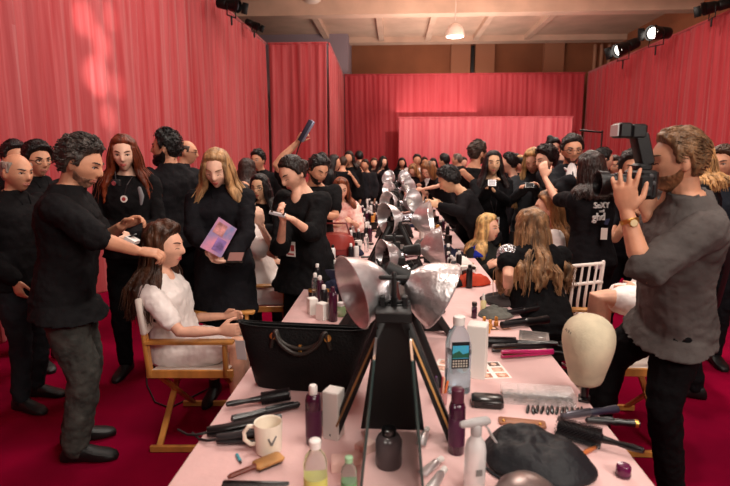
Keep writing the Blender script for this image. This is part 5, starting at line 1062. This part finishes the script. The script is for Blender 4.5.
for x, y, z in ((.0, -.078, .025), (.01, -.078, .0), (-.01, -.082, -.02)): m.lathe([(.001, 0), (.009, 0), (.008, .006), (.001, .007)], (x, y, z), 12, (V((1, 0, 0)), V((0, 0, 1)), V((0, -1, 0))))
obj('control_dial', m, M('dial_grey', (70, 68, 70), .4), root)
P30 = person('blonde woman standing right behind the grey shirted photographer', (695, 158), 3.6, -60, look=-70, fem=True, skin='l', hair=sh('long', (186, 140, 92), t=.022, len=.10, front=70), top=jk((20, 19, 22), collar=0), bottom=tr(), H=1.72)
P31 = person('short haired man in dark blue jacket at the right edge of the photo', (723, 163), 4.0, -165, look=-130, pitch=8, skin='m', hair=sh('short', (70, 48, 36), t=.022), top=jk((34, 38, 46)), bottom=tr((22, 22, 26)))
P32 = person('model in white robe seated behind the mannequin head, only knee and robe showing', (668, 205), 3.05, -88, look=-88, fem=True, seat=True, H=1.72, lean=0, skin='l', hair=sh('long', BLO, t=.02, len=.2), pel=(664, 302, 3.0), Lk=(598, 297, 2.88), Rk=(604, 295, 3.1), Lf=(588, 388, 2.9), Rf=(596, 380, 3.1), top=dict(c=MATS['white_satin'], sleeve=.5, hem=-.1, name='robe', robe=.66, ex=.03, boxy=2), shoes=(200, 170, 150), R=(640, 290, 3.1), L=(640, 292, 2.9))
P33 = person('smiling seated blonde woman in a dark jacket looking right', (488, 228), 4.65, 140, look=128, pitch=0, fem=True, seat=True, H=1.66, lean=-4, skin='l', hair=sh('long', (206, 164, 106), t=.024, len=.17, front=62, wave=.02), top=jk((40, 40, 38), name='jacket'), bottom=tr(), smile=True, R=(486, 268, 4.4), L=(502, 270, 4.4))
P34 = person('seated woman in black with long blonde hair, back to the camera', (531, 230), 3.2, -8, look=-20, pitch=12, roll=5, fem=True, seat=True, H=1.72, lean=10, skin='l', hair=sh('long', (140, 104, 72), t=.026, len=.27, front=78, wave=.03, out=1.25), top=jk((17, 16, 18), collar=0, sleeve=.22, hem=-.14, name='dress', ex=.02), bottom=sk((17, 16, 18), .5, flare=.08), L=(508, 296, 3.12), Le=(508, 276, 2.96), Ld=(-.2, .8, -.3), neck=(534, 246, 3.16), pel=(540, 325, 2.98), R=(540, 296, 3.5))
m = MB(); S = P34.arms[1][1]; m.ell(S+V((-.005, -.012, .0)), (.070, .066, .066)); o = obj('sequin_shoulder', m, M('sequins', (190, 186, 192), .25, .8, var=.7, vs=55, bump=.9, bs=60, dark=(14, 12, 16)), P34.root, P34.O)
P35 = person('young woman with light brown hair in profile, seated in a white top', (548, 208), 4.1, -80, look=-82, pitch=4, fem=True, seat=True, H=1.66, lean=2, skin='l', hair=sh('long', (150, 104, 66), t=.024, len=.24, front=95), top=dict(c=MATS['white_satin'], sleeve=.5, hem=-.1, name='robe', robe=.8, ex=.025), shoes=(40, 30, 30))
# crowd far back
cr = [(322, 166, 10.2, 'person with dark hair far back beside the coral panel', DK, 1), (365, 165, 10.8, 'dark clad person far behind the man reaching left', BRN, 0), (402, 163, 12.5, 'person half hidden behind the farthest clamp lamps', DK, 1), (424, 162, 13.0, 'tiny dark haired figure before the pink drape, next to the man in white', BRN, 1), (463, 163, 10.5, 'person with brown hair behind the tall man in black t-shirt', BRN, 0), (516, 160, 10.0, 'dark haired figure far behind between the black haired and blonde women', DK, 0), (527, 166, 11.0, 'fair haired figure far behind the blonde woman with phone', BLO, 1), (540, 163, 9.0, 'figure in grey far behind the raised hand', BRN, 0), (603, 160, 5.6, 'dark haired man behind the woman in lettered t-shirt', DK, 0), (614, 166, 6.5, 'woman with dark hair behind the photographer in black', BRN, 1)]
for px, py, D, lab, hc, fm in cr: person(lab, (px, py), D, rnd.choice((160, 180, 200, 90)), fem=bool(fm), skin=rnd.choice('lm'), hair=sh('long' if fm else 'short', hc, t=.024, len=.14), top=jk(rnd.choice((BLK, BLK2, CH)), collar=0), bottom=tr())
# ------------------------------------------------------------------ held things
def slabpx(name, lab, cat, cs, th, mat, parts=()):
    pts = [at(*c) for c in cs]; n = (pts[1]-pts[0]).cross(pts[3]-pts[0]).normalized(); o = sum(pts, V())/4; root = thing(name, lab, cat, o); m = MB(); m.add([p-n*th/2 for p in pts]+[p+n*th/2 for p in pts], [(3, 2, 1, 0), (4, 5, 6, 7), (0, 1, 5, 4), (1, 2, 6, 5), (2, 3, 7, 6), (3, 0, 4, 7)]); obj('body', m, mat, root, o, False)
    for nm, u0, v0, u1, v1, mt, off in parts:
        def q(u, v): return (pts[0].lerp(pts[1], u)).lerp(pts[3].lerp(pts[2], u), v)
        m = MB(); a = [q(u0, v0), q(u1, v0), q(u1, v1), q(u0, v1)]; f = -1 if n.dot(o-camo.location) > 0 else 1
        m.add([p+n*(f*(th/2)) for p in a]+[p+n*(f*(th/2+off)) for p in a], [(3, 2, 1, 0), (4, 5, 6, 7), (0, 1, 5, 4), (1, 2, 6, 5), (2, 3, 7, 6), (3, 0, 4, 7)]); obj(nm, m, mt, root, o, False)
    return root
slabpx('printed_card', 'shiny pink and blue card held by the blonde woman in black coat', 'card', [(219, 217, 2.93), (237, 229, 2.93), (221, 258, 2.86), (200, 247, 2.86)], .004, M('iridescent', (206, 130, 150), .25, .2, var=.5, vs=9, dark=(120, 140, 190)), [('print', .1, .1, .6, .45, M('iri_print', (230, 150, 150), .3, var=.4, vs=20), .001), ('print', .45, .5, .9, .9, M('iri_print2', (140, 110, 170), .3, var=.4, vs=20), .001)])
slabpx('phone', 'dark phone held low by the blonde woman in black coat', 'phone', [(229, 252, 2.9), (246, 252, 2.9), (243, 262, 2.86), (226, 262, 2.86)], .009, blackp, [('screen', .08, .08, .92, .92, M('phone_screen', (150, 110, 104), .1), .001)])
slabpx('phone', 'white phone in the hands of the woman in black tunic', 'phone', [(270, 211, 3.02), (286, 214, 3.02), (285, 217, 2.96), (269, 213, 2.96)], .010, M('silver_phone', (190, 186, 190), .3, .3), [('screen', .06, .06, .94, .94, M('phone_dark', (20, 20, 26), .08), .001)])
slabpx('phone', 'pale phone held by the woman with long straight black hair', 'phone', [(488, 180, 4.83), (496, 180, 4.83), (496, 186, 4.80), (488, 186, 4.80)], .010, M('silver_phone'), [('screen', .1, .1, .9, .9, M('phone_pale', (120, 108, 116), .1), .001)])
slabpx('phone', 'black phone in the hands of the woman in grey jacket', 'phone', [(525, 183, 4.8), (534, 183, 4.8), (534, 188, 4.76), (525, 188, 4.76)], .010, blackp, [('screen', .1, .1, .9, .9, M('phone_dark'), .001)])
a, b = at(301, 141, 4.2), at(313, 121, 4.15); root = thing('hair_straightener', 'silver blue hair straightener held up above the crowd', 'hair straightener', a); d = (b-a)
m = MB(); m.bar((0, 0, 0), d, .040, .02, (0, -1, 0), .006); obj('lower_arm', m, M('silver_blue', (160, 164, 192), .3, .5), root)
m = MB(); m.bar(V((-.008, -.024, .0)), d+V((-.012, -.03, .004)), .034, .014, (0, -1, 0), .005); obj('upper_arm', m, M('dark_plate', (70, 72, 92), .3, .4), root)
m = MB(); m.tube([(0, 0, 0), -d*.25+V((0, 0, -.02)), V((-.06, .02, -.16)), V((-.02, .05, -.5))], .005, 6); obj('cord', m, rub, root)
# what the left stylist holds
q = at(132, 240, 2.62); root = thing('makeup_sponge_tray', 'small white tray in the hands of the styling man', 'tray', q); m = MB(); m.box((-.03, -.03, -.012), (.03, .03, .012), .003).xf(Matrix.Rotation(.5, 4, 'Y')); obj('tray', m, white, root); m = MB(); m.tube([(-.02, -.02, .012), (.02, .01, .03)], .005, 6); obj('brush', m, blackp, root); root.name = 'cosmetic_tray'
a = at(116, 183, 3.38); root = thing('compact_camera', 'small camera hanging at the chest of the auburn haired woman', 'camera', a); m = MB(); m.box((-.03, -.015, -.022), (.03, .015, .022), .006); obj('body', m, camb, root); m = MB(); m.lathe([(.014, .015), (.016, .016), (.016, .03), (.003, .031)], (0, 0, 0), 14, (V((1, 0, 0)), V((0, 0, 1)), V((0, -1, 0)))); obj('lens', m, chrome, root)
m = MB(); l0 = P4.T(.99, .05, .05); l1 = P4.T(.99, -.05, .05); m.tube([l0, at(115, 172, 3.40), a+V((0, .0, .02))], .003, 6); m.tube([l1, at(127, 185, 3.42), at(124, 197, 3.42)], .003, 6); obj('lanyard', m, M('lanyard'), P4.root, P4.O)
m = MB(); q = at(124, 199, 3.41); m.lathe([(.001, 0), (.024, 0), (.024, .003), (.001, .0035)], q, 20, (V((1, 0, 0)), V((0, 0, 1)), V((0, -1, 0)))); bo = obj('round_badge', m, M('card_230', (230, 222, 215), .4), P4.root, P4.O)
m = MB(); m.lathe([(.001, .0036), (.013, .0036), (.013, .0045), (.001, .005)], q, 16, (V((1, 0, 0)), V((0, 0, 1)), V((0, -1, 0)))); obj('round_print', m, M('cardprint_170', (170, 60, 60), .4), bo, P4.O)
m = MB(); q = at(140, 196, 3.42); m.tube([q+V((0, 0, .05)), q+V((.012, 0, 0)), q+V((.004, 0, -.055))], [.014, .018, .008], 8, True, ((1, 0, 0), .3)); obj('grey_ribbon', m, M('grey_ribbon', (130, 128, 132), .5), P4.root, P4.O)
# red leather bag on the left edge of the table, far side of the handbag
c = at(349, 243, 4.2); root = thing('shoulder_bag', 'dark red leather bag on a stool by the pink robed woman', 'bag', (c.x-.12, 4.3, 0)); rd = M('red_leather', (120, 34, 34), .35, bump=.15, bs=60)
m = MB(); z0 = c.z-.25; rs = [[V((math.cos(t)*w, math.sin(t)*.08, z)) for t in [2*PI*i/24 for i in range(24)]] for z, w in ((z0, .10), (z0+.03, .15), (z0+.15, .17), (z0+.28, .14), (z0+.31, .12))]; m.rings(rs); obj('body', m, rd, root); m = MB(); m.rings([[V((math.cos(t)*w, math.sin(t)*.086-.004, z)) for t in [2*PI*i/24 for i in range(24)]] for z, w in ((z0+.19, .15), (z0+.2, .17), (z0+.29, .145), (z0+.315, .10))]); obj('flap', m, M('red_leather_light', (150, 56, 50), .35), root)
m = MB(); m.tube([(-.13, 0, z0+.27), (-.09, 0, z0+.40), (.09, 0, z0+.40), (.13, 0, z0+.27)], .009, 8); obj('strap', m, rd, root)
stx, sty_ = root.location.x, root.location.y; r2 = thing('stool', 'low dark stool carrying the dark red bag', 'stool', (stx, sty_, 0)); m = MB(); m.lathe([(.01, z0-.05), (.17, z0-.05), (.18, z0-.04), (.18, z0-.006), (.01, z0-.002)], n=28); obj('seat', m, canvas_b, r2)
for i in range(4): t = PI/4+i*PI/2; m = MB(); m.tube([(.10*math.cos(t), .10*math.sin(t), z0-.05), (.16*math.cos(t), .16*math.sin(t), .0)], .012, 8); obj('leg', m, BK, r2)
root = thing('light_stand', 'thin black stand rising in front of the red right drape', 'stand', (at(601, 150, 8.0).x, 8.0, 0)); h_ = at(601, 131, 8.0).z; m = MB(); m.tube([(0, 0, .1), (0, 0, h_)], .012, 8); obj('pole', m, BK, root); m = MB(); m.tube([(0, 0, h_-.02), (-.32, 0, h_+.01)], .014, 8); obj('boom', m, BK, root)
for i_ in range(3): t_ = i_*2.1; m = MB(); m.tube([(0, 0, .45), (.4*math.cos(t_), .4*math.sin(t_), .01)], .009, 6); obj('leg', m, BK, root)
# floor cord
m = MB(); m.tube([onz(*p, .006) for p in ((146, 370), (147, 385), (155, 402), (170, 408), (190, 398), (215, 385))], .005, 6); tag(obj('power_cord', m, rub), 'thin black cord curling on the red carpet behind the wooden chair', 'cord')
# ------------------------------------------------------------------ smaller things down the rest of the table
tnm = lambda y: 'second' if y < 4.28 else ('third' if y < 6.1 else ('fourth' if y < 7.9 else ('fifth' if y < 9.77 else 'sixth')))
cbot = {'dark': dkpl, 'plum': plum, 'white': white, 'clear': clear, 'amber': M('amber_gel'), 'silver': silv}
cbox = {'white': card, 'pink': M('pale_pink_card'), 'black': blackp, 'grey': M('grey_card')}
protos = {}; used = []
def free(x, y, r):
    if any((x-a)**2+(y-b)**2 < (.82*(r+c))**2 for a, b, c in used): return False
    return all(not (abs(x) < hw+.05+r and sy-.1-r < y < sy+.42+r) for sy, hw, _, _ in ST)
for i in range(1500):
    y = 2.7+(rnd.random()**1.3)*6.75; sd = rnd.choice((-1, 1)); x = rnd.uniform(.22, .52) if sd < 0 else rnd.uniform(.22, .60); x *= sd
    kind = rnd.choice(('bottle', 'bottle', 'box', 'jar', 'palette', 'palette', 'brush', 'brush', 'pouch', 'pouch')); r = {'bottle': .03, 'box': .05, 'jar': .028, 'palette': .09, 'brush': .09, 'pouch': .11}[kind]
    if (sd > 0 and y < 3.5) or (sd < 0 and x < -.2 and 2.6 < y < 3.3 and kind in ('pouch', 'palette')): continue
    if not free(x, y, r): continue
    used.append((x, y, r)); side = 'left' if sd < 0 else 'right'; wh = '%s half of the %s makeup table' % (side, tnm(y)); p = V((x, y, TZ)); z = rnd.uniform(0, PI)
    if kind == 'bottle': key = (kind, rnd.choice(('dark', 'dark', 'dark', 'plum', 'white', 'clear', 'silver', 'amber')))
    elif kind == 'box': key = (kind, rnd.choice(('black', 'black', 'grey', 'white', 'pink')))
    elif kind == 'pouch': key = (kind, rnd.choice(('black', 'grey', 'navy')))
    elif kind == 'palette': key = (kind, 'black')
    elif kind == 'jar': key = (kind, rnd.choice(('clear', 'black', 'white')))
    else: key = (kind, 'black')
    lab = {'bottle': '%s bottle standing on the %s', 'box': 'small %s box on the %s', 'pouch': '%s cloth pouch on the %s', 'palette': 'open %s makeup palette on the %s', 'jar': 'small %s jar on the %s', 'brush': '%s round brush lying on the %s'}[kind] % (key[1], wh); grp = lab.replace('standing ', '')+' group' if False else '%s %ss, %s' % (key[1], kind, wh)
    if key in protos: dup(protos[key], p, z, lab, grp); continue
    if kind == 'bottle': o = bottle(p, CYL, cbot[key[1]], CAPS, blackp if key[1] in ('white', 'silver', 'amber') else white, lab, sc=.85)
    elif kind == 'box': o = carton(p, .06, .05, .09, 0, lab, cbox[key[1]])
    elif kind == 'jar': o = bottle(p, [(.003, 0), (.022, 0), (.024, .004), (.024, .035), (.02, .04)], cbot.get(key[1], blackp), [(.022, .038), (.025, .04), (.025, .055), (.003, .056)], blackp if key[1] != 'black' else gold, lab, 'jar', 'jar')
    elif kind == 'pouch': o = heap(p, .11, .09, .07, 0, lab, cloth({'black': (28, 26, 28), 'grey': (90, 86, 86), 'navy': (34, 36, 56)}[key[1]]), 'cloth_pouch', 'pouch', len(used))
    elif kind == 'brush': o = round_brush(p-V((.08, 0, 0)), p+V((.08, 0, 0)), lab, .02)
    else:
        o = thing('makeup_palette', lab, 'palette', p); m = MB(); m.box((-.07, -.05, 0), (.07, .05, .012), .003); obj('base', m, blackp, o); m = MB(); m.box((-.07, .05, .008), (.07, .058, .10), .003); obj('lid', m, blackp, o)
        for q in range(8): m = MB(); m.lathe([(.001, .012), (.012, .012), (.012, .0135), (.001, .0135)], (-.05+.033*(q % 4), -.02+.04*(q//4), 0), 14); obj('pan', m, M('pan_%d' % (q % 4), [(206, 140, 120), (170, 96, 84), (224, 190, 170), (120, 70, 60)][q % 4], .7), o)
    o['group'] = grp; o.rotation_euler.z = z; protos[key] = o
# ------------------------------------------------------------------ bake the modifiers into the meshes
bpy.context.view_layer.update(); dg = bpy.context.evaluated_depsgraph_get(); done = {}
todo = [o for o in SC.objects if o.type == 'MESH' and o.modifiers]
for o in todo:
    if o.data.name not in done: done[o.data.name] = bpy.data.meshes.new_from_object(o.evaluated_get(dg))
for o in todo:
    n = o.data.name; nm = done[n]
    if not len(nm.materials):
        for s in o.data.materials: nm.materials.append(s)
    o['_src'] = n
new = {o.name: done[o['_src']] for o in todo}
for o in todo:
    del o['_src']; o.data = new[o.name]; o.modifiers.clear()
    if o.name.split('.')[0] in ('shirt', 'jacket', 'body', 'hair', 'trousers', 'skirt', 'coat', 'tunic', 'robe', 'dress', 't_shirt', 'sweater'): o.data.polygons.foreach_set('use_smooth', [True]*len(o.data.polygons))
